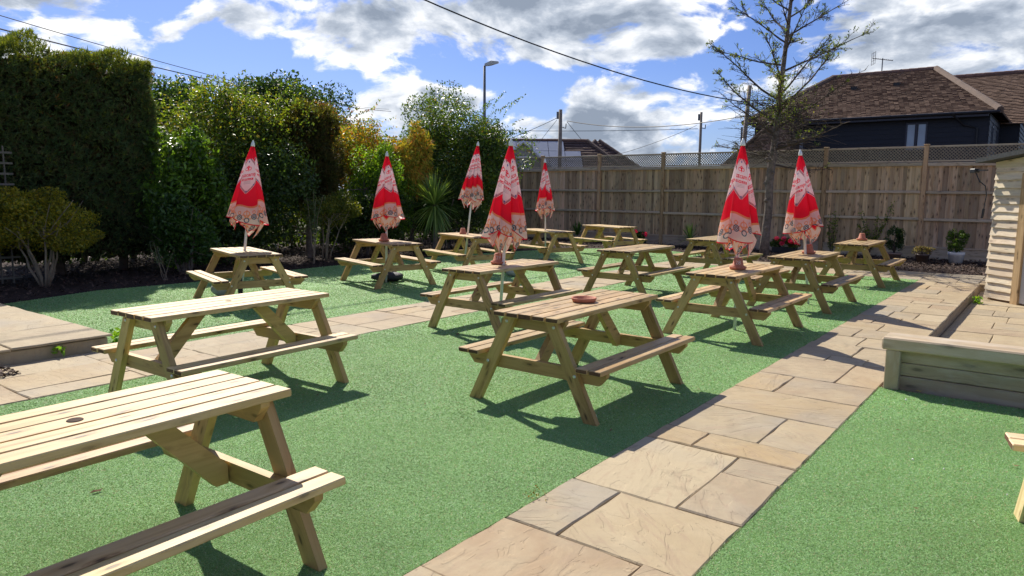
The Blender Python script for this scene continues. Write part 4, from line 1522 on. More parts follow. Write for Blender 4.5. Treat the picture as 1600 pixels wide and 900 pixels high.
b.tube([(-0.13, -0.08, 1.52), (-0.14, -0.09, 1.36)], 0.022, 6)
ob('cable', b.mesh('cable', M_CABLE), shed)

# ------------------------------------------------------------------ dark clad house behind the fence
house = thing('clad_house', 'blue-black weatherboarded house with a brown tiled hip roof behind the fence', 'house', P(32.6, -11.4), AX)
# local x = s - 32.6 ; local y = -(t + 11.4)  -> right is negative y
def hy(t):
    return -(t + 11.4)


EZ, RZ = 4.66, 7.1
XF, XR = 0.0, 9.6                # front / rear wall
YL, YR = hy(-11.4), hy(-2.6)
b = MB()
b.box(XF, XR, YR, YL, 0, EZ)
hw = ob('wall', b.mesh('wall', M_DARKCLAD), house)
# weatherboards on the two faces in view
nbd = 20
ztop = EZ - 0.06
bhh = (ztop - 1.5) / nbd


def cladding(parent, p0, p1, nrm, z0, z1, bh_, holes=()):
    """boards between p0 and p1 (x,y), outward normal nrm; holes: (a0,a1,z0,z1) along the wall"""
    p0, p1, nrm = Vector(p0), Vector(p1), Vector(nrm)
    Lw = (p1 - p0).length
    dd = (p1 - p0) / Lw
    z = z0
    while z < z1 - 0.03:
        zt = min(z + bh_, z1)
        segs = [(0, Lw)]
        for (a0, a1, h0, h1) in holes:
            if h0 < zt - 0.02 and h1 > z + 0.02:
                ns = []
                for (q0, q1) in segs:
                    if a0 > q0:
                        ns.append((q0, min(a0, q1)))
                    if a1 < q1:
                        ns.append((max(a1, q0), q1))
                segs = [q for q in ns if q[1] - q[0] > 0.02]
        for (q0, q1) in segs:
            a, c = p0 + dd * q0, p0 + dd * q1
            v = []
            for q in (a, c):
                v += [(q.x + nrm.x * 0.034, q.y + nrm.y * 0.034, z), (q.x + nrm.x * 0.004, q.y + nrm.y * 0.004, z),
                      (q.x + nrm.x * 0.004, q.y + nrm.y * 0.004, zt + 0.012), (q.x + nrm.x * 0.016, q.y + nrm.y * 0.016, zt + 0.012)]
            ob('weatherboard', mesh_from('weatherboard', v, [(0, 4, 7, 3), (3, 7, 6, 2), (1, 5, 4, 0), (0, 3, 2, 1), (4, 5, 6, 7), (1, 2, 6, 5)], [M_DARKCLAD]), parent)
        z = zt


wyL = [hy(-5.36), hy(-4.60)]
cladding(house, (XF, YL), (XF, YR), (-1, 0), 1.9, EZ - 0.05, 0.19, [(YL - wyL[0], YL - wyL[1], 3.28, 4.42), (YL - hy(-9.75), YL - hy(-9.2), 3.2, 4.2)])
cladding(house, (XF, YR), (XR, YR), (0, -1), 1.9, EZ - 0.05, 0.19, [(1.05, 1.75, 2.6, 4.3), (3.3, 4.0, 2.6, 4.3)])


def window(parent, face, a0, a1, z0, z1, panes, frame_mat=None):
    """face 'f': plane x=XF ; face 's': plane y=YR"""
    fm = frame_mat or M_DARKFRAME
    def bb(b, u0, u1, w0, w1, d0, d1):
        if face == 'f':
            b.box(-d1, -d0, u0, u1, w0, w1)
        else:
            b.box(u0, u1, YR - d1, YR - d0, w0, w1)
    lo_, hi_ = min(a0, a1), max(a0, a1)
    b = MB()
    bb(b, lo_, lo_ + .06, z0, z1, 0.0, .05)
    bb(b, hi_ - .06, hi_, z0, z1, 0.0, .05)
    bb(b, lo_ + .06, hi_ - .06, z0, z0 + .06, 0.0, .05)
    bb(b, lo_ + .06, hi_ - .06, z1 - .06, z1, 0.0, .05)
    for k in range(1, panes):
        c = lo_ + (hi_ - lo_) * k / panes
        bb(b, c - .04, c + .04, z0 + .06, z1 - .06, 0.0, .048)
    wn = ob('window', b.mesh('window', fm), parent)
    for k in range(panes):
        c0 = lo_ + (hi_ - lo_) * k / panes + 0.06
        c1 = lo_ + (hi_ - lo_) * (k + 1) / panes - 0.06
        b = MB()
        bb(b, c0, c1, z0 + .07, z1 - .07, 0.004, .014)
        ob('pane', b.mesh('pane', M_GLASS), wn)
    return wn


M_DARKFRAME = simple('dark_window_frame', (0.02, 0.024, 0.045), 0.4, bmp=0)
window(house, 'f', wyL[0], wyL[1], 3.30, 4.40, 2)
window(house, 'f', hy(-9.75), hy(-9.2), 3.25, 4.15, 1)
window(house, 's', 1.1, 1.7, 2.65, 4.25, 1)
window(house, 's', 3.35, 3.95, 2.65, 4.25, 1)
b = MB(); b.box(-0.10, 0.0, YR + 0.0, YL, EZ - 0.16, EZ + 0.0)
ob('fascia', b.mesh('fascia', M_DARKFRAME), house, (-0.30, 0, 0))
b = MB(); b.tube([(-0.46, YL + 0.3, EZ - 0.02), (-0.46, YR - 0.35, EZ - 0.02)], 0.06, 8)
ob('gutter', b.mesh('gutter', M_CABLE), house)
b = MB(); b.tube([(-0.46, YR + 1.15, EZ - 0.05), (-0.12, YR + 0.8, EZ - 0.42), (-0.07, YR + 0.35, EZ - 0.55), (-0.07, YR + 0.32, 0.2)], 0.04, 8)
ob('downpipe', b.mesh('downpipe', M_CABLE), house)


def roof_plane(parent, name, e0, e1, r0, r1, course=0.14, tw=0.18, mat=None, keep=None, board=True):
    """plain tiles on the quad eave e0->e1, ridge r0->r1; real slabs, joined. keep(p) may refuse a tile"""
    e0, e1, r0, r1 = map(Vector, (e0, e1, r0, r1))
    ed = (e1 - e0).normalized()
    nrm = (e1 - e0).cross(r0 - e0).normalized()
    if nrm.z < 0:
        nrm = -nrm
    updir = nrm.cross(ed)
    if updir.z < 0:
        updir = -updir
    H_ = (r0 - e0).dot(updir)
    a0, a1 = (r0 - e0).dot(ed), (r1 - e0).dot(ed)
    Lr = (e1 - e0).length
    n = int(H_ / course)
    V, F, T_ = [], [], []
    rr = random.Random(hash(name) % 1000 if False else len(name) * 7 + int(Lr * 10))
    for i in range(n + 1):
        h0 = i * H_ / (n + 1)
        h1 = (i + 1) * H_ / (n + 1)
        f0 = h0 / H_
        x0, x1 = a0 * f0, Lr + (a1 - Lr) * f0
        x = x0 - (tw / 2 if i % 2 else 0)
        while x < x1:
            xa, xb = max(x, x0 - 0.02), min(x + tw - 0.006, x1 + 0.02)
            if xb - xa > 0.03:
                lift = 0.050 + rr.uniform(-.008, .012)
                p = [e0 + ed * xa + updir * h0 + nrm * lift, e0 + ed * xb + updir * h0 + nrm * (lift + rr.uniform(-.003, .003)),
                     e0 + ed * xb + updir * (h1 + 0.02) + nrm * 0.008, e0 + ed * xa + updir * (h1 + 0.02) + nrm * 0.008,
                     e0 + ed * xa + updir * (h0 + 0.0) + nrm * (lift - 0.045), e0 + ed * xb + updir * (h0 + 0.0) + nrm * (lift - 0.045)]
                if keep is None or keep((p[0] + p[2]) / 2):
                    k = len(V)
                    V += [tuple(q) for q in p]
                    F += [(k, k + 1, k + 2, k + 3), (k, k + 4, k + 5, k + 1), (k, k + 3, k + 4, k), (k + 1, k + 5, k + 2, k + 1)][:2]
                    T_ += [rr.random()] * 6
            x += tw
    col = np.array([[q, q, q, 1] for q in T_])
    me = mesh_from(name, V, F, [mat or M_TILE], col=col)
    ob(name, me, parent, kind='stuff')
    if not board:
        return
    # the boarding under the tiles
    me = mesh_from('roof_boarding', [tuple(e0), tuple(e1), tuple(r1), tuple(r0)], [(0, 1, 2, 3)], [M_DARKFRAME])
    ob('roof_boarding', me, parent)


def ridge_line(parent, a, c, n, mat, r=0.12, name='ridge_tile'):
    a, c = Vector(a), Vector(c)
    for k in range(n):
        p, q = a.lerp(c, k / n), a.lerp(c, (k + 1) / n)
        b = MB()
        b.tube([p, q - (q - p) * 0.02], [r * 1.04, r * 0.95], 8)
        ob(name, b.mesh(name, mat), parent)


O_ = 0.42
EL, ER = YL + 0.40, YR - 0.35
rg0, rg1 = (4.9, hy(-9.45), RZ), (4.9, hy(-5.15), RZ)
fe0, fe1 = (-O_, EL, EZ), (-O_, ER, EZ)
be0, be1 = (XR + 0.2, EL, EZ), (XR + 0.2, ER, EZ)
roof_plane(house, 'roof_tiles', fe0, fe1, rg0, rg1)
roof_plane(house, 'roof_tiles', fe1, be1, rg1, rg1)
roof_plane(house, 'roof_tiles', be0, fe0, rg0, rg0)
me = mesh_from('roof_rear', [be0, be1, rg1, rg0], [(0, 1, 2, 3)], [M_TILE], col=np.full((4, 4), 0.5))
ob('roof_rear', me, house)
ridge_line(house, (rg0[0], rg0[1], RZ + .03), (rg1[0], rg1[1], RZ + .03), 12, M_RIDGE)
ridge_line(house, (rg1[0], rg1[1], RZ + .03), (-O_, ER, EZ + .04), 18, M_HIP, 0.14, 'hip_tile')
ridge_line(house, (rg0[0], rg0[1], RZ + .03), (-O_, EL, EZ + .04), 17, M_HIP, 0.13, 'hip_tile')
# vents in the slope
for (yy, xx) in ((hy(-8.05), 3.05), (hy(-6.35), 3.15)):
    zz = EZ + (xx + O_) / (4.9 + O_) * (RZ - EZ)
    b = MB()
    b.add([(xx - .18, yy - .13, zz + 0.0), (xx - .18, yy + .13, zz + 0.0), (xx + .14, yy - .13, zz + 0.17), (xx + .14, yy + .13, zz + 0.17), (xx - .18, yy - .13, zz + .13), (xx - .18, yy + .13, zz + .13)],
          [(4, 5, 3, 2), (0, 4, 2), (1, 3, 5)], 0)
    b.add([(xx - .175, yy - .12, zz - 0.02), (xx - .175, yy + .12, zz - 0.02), (xx - .175, yy + .12, zz + 0.12), (xx - .175, yy - .12, zz + 0.12)], [(0, 1, 2, 3)], 1)
    ob('roof_vent', b.mesh('roof_vent', [M_HIP, M_CABLE]), house)
# rear wing to the right, higher up the plot
wing = thing('clad_house', 'dark boarded house with a gabled tile roof at the right edge, behind the hip-roofed one', 'house', P(37.6, -1.9), AX)
b = MB()
b.box(0, 7.0, 0, 4.6, 0, EZ)
b.prism([(0.0, EZ), (7.0, EZ), (3.5, RZ - 0.05)], 0.02, 4.6, 'y')
ob('wall', b.mesh('wall', M_DARKCLAD), wing)
rz2 = RZ + 0.05
roof_plane(wing, 'roof_tiles', (-0.35, 4.4, EZ - 0.1), (-0.35, -0.18, EZ - 0.1), (3.5, 4.4, rz2), (3.5, -0.18, rz2))
me = mesh_from('roof_rear', [(7.35, 4.4, EZ - .1), (7.35, -0.18, EZ - .1), (3.5, -0.18, rz2), (3.5, 4.4, rz2)], [(0, 1, 2, 3)], [M_TILE], col=np.full((4, 4), 0.5))
ob('roof_rear', me, wing)
ridge_line(wing, (3.5, 4.4, rz2 + .03), (3.5, -0.18, rz2 + .03), 12, M_RIDGE)
b = MB()
b.tube([(-0.4, -0.2, EZ - 0.16), (3.5, -0.2, rz2 - 0.06), (7.3, -0.2, EZ - 0.16)], 0.07, 6)
ob('bargeboard', b.mesh('bargeboard', M_HIP), wing)
z = 2.0
while z < RZ - 0.4:
    hs_ = 3.5 * (1 if z < EZ else (RZ - 0.05 - z) / (RZ - EZ))
    b = MB()
    b.add([(3.5 - hs_, -0.035, z), (3.5 + hs_, -0.035, z), (3.5 + hs_, -0.008, z + 0.2), (3.5 - hs_, -0.008, z + 0.2), (3.5 - hs_, 0, z), (3.5 + hs_, 0, z)], [(0, 1, 2, 3), (0, 4, 5, 1)])
    ob('weatherboard', b.mesh('weatherboard', M_DARKCLAD), wing)
    z += 0.19
# lean-to at the left end, its verge falling to the left
lean = thing('lean_to', 'dark lean-to with a sloping tiled verge left of the house, behind the bare tree', 'outbuilding', P(31.2, -9.75), AX)
b = MB()
b.prism([(2.4, 1.0), (2.4, 2.85), (-0.35, 5.15), (-0.35, 1.0)], 0.0, 1.3, 'x')
b.box(0.0, 1.3, -0.35, 2.4, 0, 1.0)
ob('wall', b.mesh('wall', M_DARKCLAD), lean)
roof_plane(lean, 'roof_tiles', (-0.12, 2.75, 2.62), (1.4, 2.75, 2.62), (-0.12, -0.35, 5.24), (1.4, -0.35, 5.24))
roof_plane(lean, 'tile_hanging', (-0.05, 2.5, 1.9), (-0.05, -0.35, 1.9), (-0.02, 2.5, 5.1), (-0.02, -0.35, 5.1), keep=lambda p: p.z < 2.80 + (2.4 - p.y) / 2.75 * 2.3, board=False)
b = MB(); b.tube([(-0.12, 2.75, 2.60), (-0.12, -0.35, 5.22)], 0.06, 6)
ob('bargeboard', b.mesh('bargeboard', M_HIP), lean)
# aerial
ant = thing('tv_aerial', 'television aerial on a short mast above the tiled ridge', 'aerial', P(37.5, -7.35, RZ + .1), AX + 0.5)
b = MB(); b.tube([(0, 0, 0), (0, 0, 0.62)], 0.025, 6); ob('mast', b.mesh('mast', M_STEEL), ant)
b = MB()
b.tube([(0, -0.45, 0.50), (0, 0.45, 0.62)], 0.018, 5)
for k in range(9):
    y = -0.42 + k * 0.09
    zc = 0.50 + (y + 0.45) / 0.9 * 0.12
    b.tube([(-0.10, y, zc + .02), (0.10, y, zc + .02)], 0.008, 4)
b2 = 0.40
for zz in (-0.25, -0.08, 0.1, 0.27):
    b.tube([(-0.26, b2, 0.6 + zz), (0.26, b2, 0.6 + zz)], 0.010, 4)
for xx in (-0.26, 0, 0.26):
    b.tube([(xx, b2, 0.33), (xx, b2, 0.89)], 0.010, 4)
ob('elements', b.mesh('elements', M_STEEL), ant)

# ------------------------------------------------------------------ bungalow with solar panels
bung = thing('bungalow', 'distant bungalow with solar panels on its brown hipped roof, seen over the fence', 'house', (-1.2, 44.0, 0), RAD(2.0))
b = MB()
b.box(0.4, 8.2, 0.5, 6, 0, 2.55)
ob('wall', b.mesh('wall', simple('cream_render', (0.50, 0.47, 0.41), 0.85, bmp=0.2)), bung)
e0, e1 = (0.0, 0.0, 2.45), (8.8, 0.0, 2.45)
r0, r1 = (0.0, 3.2, 4.85), (6.15, 3.2, 4.85)
M_BT = tile_mat('dark_concrete_tiles', (0.07, 0.045, 0.038), (0.10, 0.065, 0.055), (0.14, 0.09, 0.075))
roof_plane(bung, 'roof_tiles', e0, e1, r0, r1, 0.30, 0.33, M_BT)
roof_plane(bung, 'roof_tiles', e1, (8.8, 6.4, 2.45), r1, r1, 0.30, 0.33, M_BT)
me = mesh_from('roof_rear', [(0, 6.4, 2.45), (8.8, 6.4, 2.45), r1, r0], [(0, 1, 2, 3)], [M_BT], col=np.full((4, 4), .5))
ob('roof_rear', me, bung)
ridge_line(bung, (0, 3.2, 4.9), (6.15, 3.2, 4.9), 14, M_RIDGE, 0.11)
ridge_line(bung, (6.15, 3.2, 4.9), (8.8, 0, 2.5), 9, M_HIP, 0.13, 'hip_tile')
sl_ = Vector((0, 3.2, 2.4)).normalized()
nr_ = Vector((0, -2.4, 3.2)).normalized()
for row in range(3):
    for cidx in range(5):
        u0 = 0.5 + cidx * 1.02
        if row == 2 and cidx == 4:
            continue
        h0 = 0.55 + row * 1.1
        o3 = Vector(e0)
        q = [o3 + Vector((u0 + a, 0, 0)) + sl_ * (h0 + c) + nr_ * h for h in (0.07, 0.11) for (a, c) in ((0, 0), (0.99, 0), (0.99, 1.06), (0, 1.06))]
        ob('solar_panel', mesh_from('solar_panel', q, [(4, 5, 6, 7), (0, 3, 2, 1), (0, 1, 5, 4), (1, 2, 6, 5), (2, 3, 7, 6), (3, 0, 4, 7)], [M_PANEL]), bung)
bung2 = thing('bungalow', 'second distant bungalow, its dark pyramid roof rising behind the solar-panelled one', 'house', (4.5, 49.0, 0), 0)
roof_plane(bung2, 'roof_tiles', (-1.5, 0, 2.6), (5.0, 0, 2.6), (1.4, 3.2, 5.2), (1.7, 3.2, 5.2), 0.30, 0.33, M_BT)
roof_plane(bung2, 'roof_tiles', (5.0, 0, 2.6), (5.0, 6.4, 2.6), (1.7, 3.2, 5.2), (1.7, 3.2, 5.2), 0.30, 0.33, M_BT)
b = MB(); b.box(-1.1, 4.6, 0.4, 6, 0, 2.65); ob('wall', b.mesh('wall', M_CONC), bung2)
ridge_line(bung2, (1.7, 3.2, 5.24), (5.0, 0, 2.64), 9, M_HIP, 0.12, 'hip_tile')
ridge_line(bung2, (1.4, 3.2, 5.24), (-1.5, 0, 2.64), 9, M_HIP, 0.12, 'hip_tile')
# small white-framed gable at the left, in front of the bungalow
gab = thing('dormer_house', 'small pale gable with a white window half hidden by the big shrub', 'house', (0.35, 38.5, 0), 0)
b = MB()
b.prism([(-1.2, 0), (1.6, 0), (1.6, 2.9), (0.2, 4.1), (-1.2, 2.9)], 0.0, 3.0, 'y')
ob('wall', b.mesh('wall', simple('grey_render', (0.33, 0.31, 0.27), 0.9)), gab)
b = MB()
b.tube([(-1.4, -0.1, 2.8), (0.2, -0.1, 4.2), (1.8, -0.1, 2.8)], 0.09, 5)
ob('bargeboard', b.mesh('bargeboard', M_SILL), gab)
roof_plane(gab, 'roof_tiles', (1.85, -0.1, 2.75), (1.85, 3.0, 2.75), (0.2, -0.1, 4.2), (0.2, 3.0, 4.2), 0.3, 0.33, M_BT)
roof_plane(gab, 'roof_tiles', (-1.45, -0.1, 2.75), (-1.45, 3.0, 2.75), (0.2, -0.1, 4.2), (0.2, 3.0, 4.2), 0.3, 0.33, M_BT)
b = MB(); b.box(-0.25, 0.65, -0.05, 0.0, 2.65, 3.45)
wn = ob('window', b.mesh('window', M_SILL), gab)
for x in (-0.2, 0.23):
    b = MB(); b.box(x, x + 0.37, -0.06, -0.045, 2.7, 3.4)
    ob('pane', b.mesh('pane', M_GLASS), wn)

# ------------------------------------------------------------------ poles, lamp post, wires
def upole(x, y, h, r, label, lean_=(0, 0), box_=False):
    o = thing('telegraph_pole', label, 'telegraph pole', (x, y, 0))
    b = MB(); b.tube([(0, 0, 0), (lean_[0], lean_[1], h)], [r * 1.1, r * .85], 10)
    ob('pole', b.mesh('pole', M_POLEWOOD, True), o)
    if box_:
        b = MB(); b.box(lean_[0] - r - .10, lean_[0] - r + .02, -0.06, 0.06, h - 0.50, h - 0.12)
        ob('junction_box', b.mesh('junction_box', M_STEEL), o)
        b = MB(); b.tube([(r, 0, h - 0.95), (r + .18, 0, h - 1.0), (r + .2, 0, h - 0.75)], 0.03, 6)
        ob('bracket', b.mesh('bracket', M_CABLE), o)
    return o


upole(2.59, 40, 6.05, 0.115, 'short telegraph pole with a small box at its top, standing before the solar-panelled bungalow', box_=True)
upole(11.56, 45, 6.5, 0.09, 'slim telegraph pole seen between the bungalow and the bare tree', box_=True)
upole(9.33, 30, 5.95, 0.095, 'leaning wooden pole behind the twigs of the bare tree', (0.30, 0))
b = MB(); b.tube([(0, 0, 0), (0, 0, 5.0)], 0.05, 6)
o = thing('mast', 'thin grey mast between the two poles at the tiled lean-to', 'mast', (11.9, 38.0, 0))
ob('pole', b.mesh('pole', M_STEEL), o)
lp = thing('street_lamp', 'street lamp on a tall grey post rising behind the big green shrub', 'street lamp', (-1.25, 32, 0))
b = MB(); b.tube([(0, 0, 0), (0, 0, 3), (0, 0, 7.0)], [0.08, 0.075, 0.055], 10); ob('post', b.mesh('post', M_STEEL, True), lp)
b = MB()
b.add([(0.0, -0.07, 6.98), (0.0, 0.07, 6.98), (0.28, -0.12, 7.02), (0.28, 0.12, 7.02), (0.62, -0.06, 7.12), (0.62, 0.06, 7.12),
       (0.0, -0.06, 7.08), (0.0, 0.06, 7.08), (0.28, -0.10, 7.20), (0.28, 0.10, 7.20), (0.60, -0.05, 7.18), (0.60, 0.05, 7.18)],
      [(0, 2, 3, 1), (2, 4, 5, 3), (6, 7, 9, 8), (8, 9, 11, 10), (0, 6, 8, 2), (2, 8, 10, 4), (1, 3, 9, 7), (3, 5, 11, 9), (0, 1, 7, 6), (4, 10, 11, 5)])
ob('lamp_head', b.mesh('lamp_head', M_LAMPHEAD), lp)


def wire(a, c, sag, r, label, n=18):
    a, c = Vector(a), Vector(c)
    pts = []
    for k in range(n + 1):
        f = k / n
        q = a.lerp(c, f) - a
        pts.append((q.x, q.y, q.z - sag * 4 * f * (1 - f)))
    b = MB(); b.tube(pts, r, 5)
    ob('overhead_cable', b.mesh('overhead_cable', M_CABLE), None, a, label=label, cat='cable')


wire((-15.4, 10.0, 11.8), (9.62, 30, 5.27), 1.64, 0.022, 'thick black cable sagging from the top edge to the pole behind the tree', 30)
wire((-14.9, 18, 6.05), (-12.0, 72, 9.3), 0.45, 0.022, 'thin cable crossing the sky above the left hedge, the lower of two', 24)
wire((-15.2, 19, 6.6), (-12.2, 72, 9.5), 0.6, 0.014, 'thin cable crossing the sky above the left hedge, the upper of two', 24)
wire((2.95, 40, 5.45), (9.8, 31, 4.85), 0.40, 0.020, 'cable slung from the short pole with the box to the leaning pole')
wire((-3, 42, 5.1), (11.4, 45, 5.5), 0.10, 0.015, 'thin straight cable passing behind the short pole')
wire((2.95, 40, 5.4), (4.3, 45.5, 4.8), 0.0, 0.015, 'guy wire from the short pole down to the right', 3)
wire((2.4, 40, 5.5), (1.6, 45.5, 4.6), 0.0, 0.013, 'guy wire from the short pole down to the left', 3)
wire((2.4, 40, 5.6), (-1.2, 41.5, 4.2), 0.06, 0.016, 'cable from the short pole falling left behind the big shrub', 6)
wire((11.3, 45, 5.7), (6.0, 46, 3.8), 0.15, 0.014, 'cable from the slim pole falling left to the bungalow roof', 8)

# ------------------------------------------------------------------ vegetation
def unit(n, rg=RNG):
    v = rg.normal(size=(n, 3))
    return v / np.linalg.norm(v, axis=1)[:, None]


def leaves(C, size, aspect=0.5, droop=0.0, nbias=None, bias=0.5):
    """folded diamond leaves centred on C; returns verts (n*4,3), faces"""
    n = len(C)
    size = np.asarray(size) * np.ones(n)
    ax = unit(n)
    ax[:, 2] -= droop
    ax /= np.linalg.norm(ax, axis=1)[:, None]
    nr = unit(n)
    if nbias is not None:
        nr = nr * (1 - bias) + nbias * bias
    sd = np.cross(nr, ax)
    sd /= np.linalg.norm(sd, axis=1)[:, None] + 1e-9
    up = np.cross(ax, sd)
    s = size[:, None]
    a = C - ax * s / 2
    c = C + ax * s / 2
    b = C + sd * s * aspect / 2 + up * s * 0.10
    d = C - sd * s * aspect / 2 + up * s * 0.10
    V = np.stack([a, b, c, d], 1).reshape(-1, 3)
    i = np.arange(n) * 4
    F = np.stack([np.stack([i, i + 1, i + 2], 1), np.stack([i, i + 2, i + 3], 1)], 1).reshape(-1, 3)
    return V, F


def sprays(C, D, size, spread=0.45, nf=5):
    """feathery conifer sprays: nf narrow triangles fanned round direction D"""
    n = len(C)
    size = np.asarray(size) * np.ones(n)
    Vs = []
    side = np.cross(D, unit(n))
    side /= np.linalg.norm(side, axis=1)[:, None] + 1e-9
    for k in range(nf):
        f = (k / (nf - 1) - 0.5) * 2
        base = C + D * (size * (0.10 + 0.35 * (1 - abs(f))))[:, None] * (0.5 if k % 2 else 1)
        d = D + side * f * spread * 2 + unit(n) * 0.18
        d /= np.linalg.norm(d, axis=1)[:, None]
        l = size * (0.85 - 0.30 * abs(f)) * RNG.uniform(0.7, 1.2, n)
        w_ = size * 0.085
        s2 = np.cross(d, unit(n))
        s2 /= np.linalg.norm(s2, axis=1)[:, None] + 1e-9
        Vs.append(np.stack([base - s2 * w_[:, None], base + s2 * w_[:, None], base + d * l[:, None]], 1))
    V = np.stack(Vs, 1).reshape(-1, 3)
    F = np.arange(len(V)).reshape(-1, 3)
    return V, F, nf * 3


def tint(n, pal, w_, var=0.25):
    pal = np.array(pal)
    i = RNG.choice(len(pal), n, p=np.array(w_) / np.sum(w_))
    return pal[i] * RNG.uniform(1 - var, 1 + var, n)[:, None]


def branch_tube(b, p, q, r0, r1, bend=0.15, k=5, n=5, rr=random):
    p, q = Vector(p), Vector(q)
    L = (q - p).length
    off = Vector((rr.uniform(-1, 1), rr.uniform(-1, 1), rr.uniform(-.3, .6))) * L * bend
    pts, rad = [], []
    for i in range(n + 1):
        f = i / n
        w_ = Vector((rr.uniform(-1, 1), rr.uniform(-1, 1), rr.uniform(-1, 1))) * L * 0.015
        pts.append(p.lerp(q, f) + off * 4 * f * (1 - f) * 0.5 + (w_ if 0 < i < n else Vector()))
        rad.append(r0 + (r1 - r0) * f)
    b.tube(pts, rad, k)
    return pts


def crown_points(n, cen, rad, clumps=26, seed=1, shell=0.55, cr=0.42, flat=0.0):
    """points gathered in clumps that lie on and in an ellipsoid; uneven outline"""
    rg = np.random.default_rng(seed)
    d = unit(clumps, rg)
    d[:, 2] = np.where(d[:, 2] < -0.75, -d[:, 2] * 0.5, d[:, 2])
    rr = rg.uniform(shell, 0.95, clumps)
    cc = d * rr[:, None]
    cs = rg.uniform(0.6, 1.25, clumps) * cr
    i = rg.integers(0, clumps, n)
    u = unit(n, rg)
    rad_ = rg.uniform(0.25, 1.0, n) ** 0.45
    p = cc[i] + u * (cs[i] * rad_)[:, None]
    sh = rg.uniform(0.82, 1.15, clumps)
    out = np.array(cen) + p * np.array(rad)
    return out, u, sh[i]


def shrub(name, label, base, cen, rad, n, size, pal, wts, clumps=26, seed=1, aspect=0.5, mat=None, stems=6, stem_r=0.03, stem_mat=None, cr=0.42, shell=0.55, group=None,
          droop=0.15, cat='shrub', inner=0.35, shoots=0, zmin=0.03):
    base = Vector(base)
    o = thing(name, label, cat, base, 0, group)
    C, U, sh = crown_points(n, cen, rad, clumps, seed, shell, cr)
    n2 = int(n * inner)
    if n2:
        rg = np.random.default_rng(seed + 99)
        q = unit(n2, rg) * (rg.uniform(0, 1, n2) ** 0.4 * 0.8)[:, None] * np.array(rad) + np.array(cen)
        C = np.concatenate([C, q]); U = np.concatenate([U, unit(n2, rg)]); sh = np.concatenate([sh, np.ones(n2)])
    rs_ = random.Random(seed)
    if shoots:
        ex, eu = [], []
        for _ in range(shoots):
            a = rs_.uniform(0, 6.28)
            p0 = Vector(cen) + Vector((math.cos(a) * rad[0] * rs_.uniform(.1, .85), math.sin(a) * rad[1] * rs_.uniform(.1, .85), rad[2] * rs_.uniform(.55, .85)))
            dd = Vector((math.cos(a) * rs_.uniform(.2, 1.3), math.sin(a) * .6, 1.0)).normalized()
            ll = rs_.uniform(0.35, 0.95)
            for k in range(int(36 * ll)):
                f = k / (36 * ll)
                q = p0 + dd * ll * f + Vector((math.cos(a), 0, -0.6)) * (0.28 * f * f) + Vector((rs_.uniform(-.03, .03), rs_.uniform(-.03, .03), rs_.uniform(-.03, .03)))
                ex.append(tuple(q)); eu.append((0, 0, 1))
        C = np.concatenate([C, ex]); U = np.concatenate([U, eu]); sh = np.concatenate([sh, np.ones(len(ex))])
    ok = C[:, 2] > zmin
    C, U, sh = C[ok], U[ok], sh[ok]
    nb_ = U.copy(); nb_[:, 2] += 0.5
    V, F = leaves(C, size * RNG.uniform(0.65, 1.25, len(C)), aspect, droop, nb_, 0.45)
    col = np.repeat(tint(len(C), pal, wts) * sh[:, None], 4, axis=0)
    ob('foliage', mesh_np('foliage', V, F, mat or M_LEAF, col), o)
    b = MB()
    for k in range(stems):
        a = rs_.uniform(0, 6.28)
        f0 = Vector((math.cos(a) * rad[0] * 0.12, math.sin(a) * rad[1] * 0.12, -0.03))
        e = Vector(cen) + Vector((math.cos(a) * rad[0] * rs_.uniform(.2, .7), math.sin(a) * rad[1] * rs_.uniform(.2, .7), rad[2] * rs_.uniform(-.3, .6)))
        pts = branch_tube(b, f0, e, stem_r, stem_r * 0.35, 0.12, rr=rs_)
        for _ in range(4):
            j = rs_.randint(2, 5)
            e2 = Vector(cen) + Vector((rs_.uniform(-1, 1) * rad[0], rs_.uniform(-1, 1) * rad[1], rs_.uniform(-.6, .9) * rad[2])) * 0.85
            branch_tube(b, pts[j], e2, stem_r * 0.4, stem_r * 0.12, 0.12, 4, 4, rs_)
    ob('stems', b.mesh('stems', stem_mat or M_BARK, True), o)
    return o


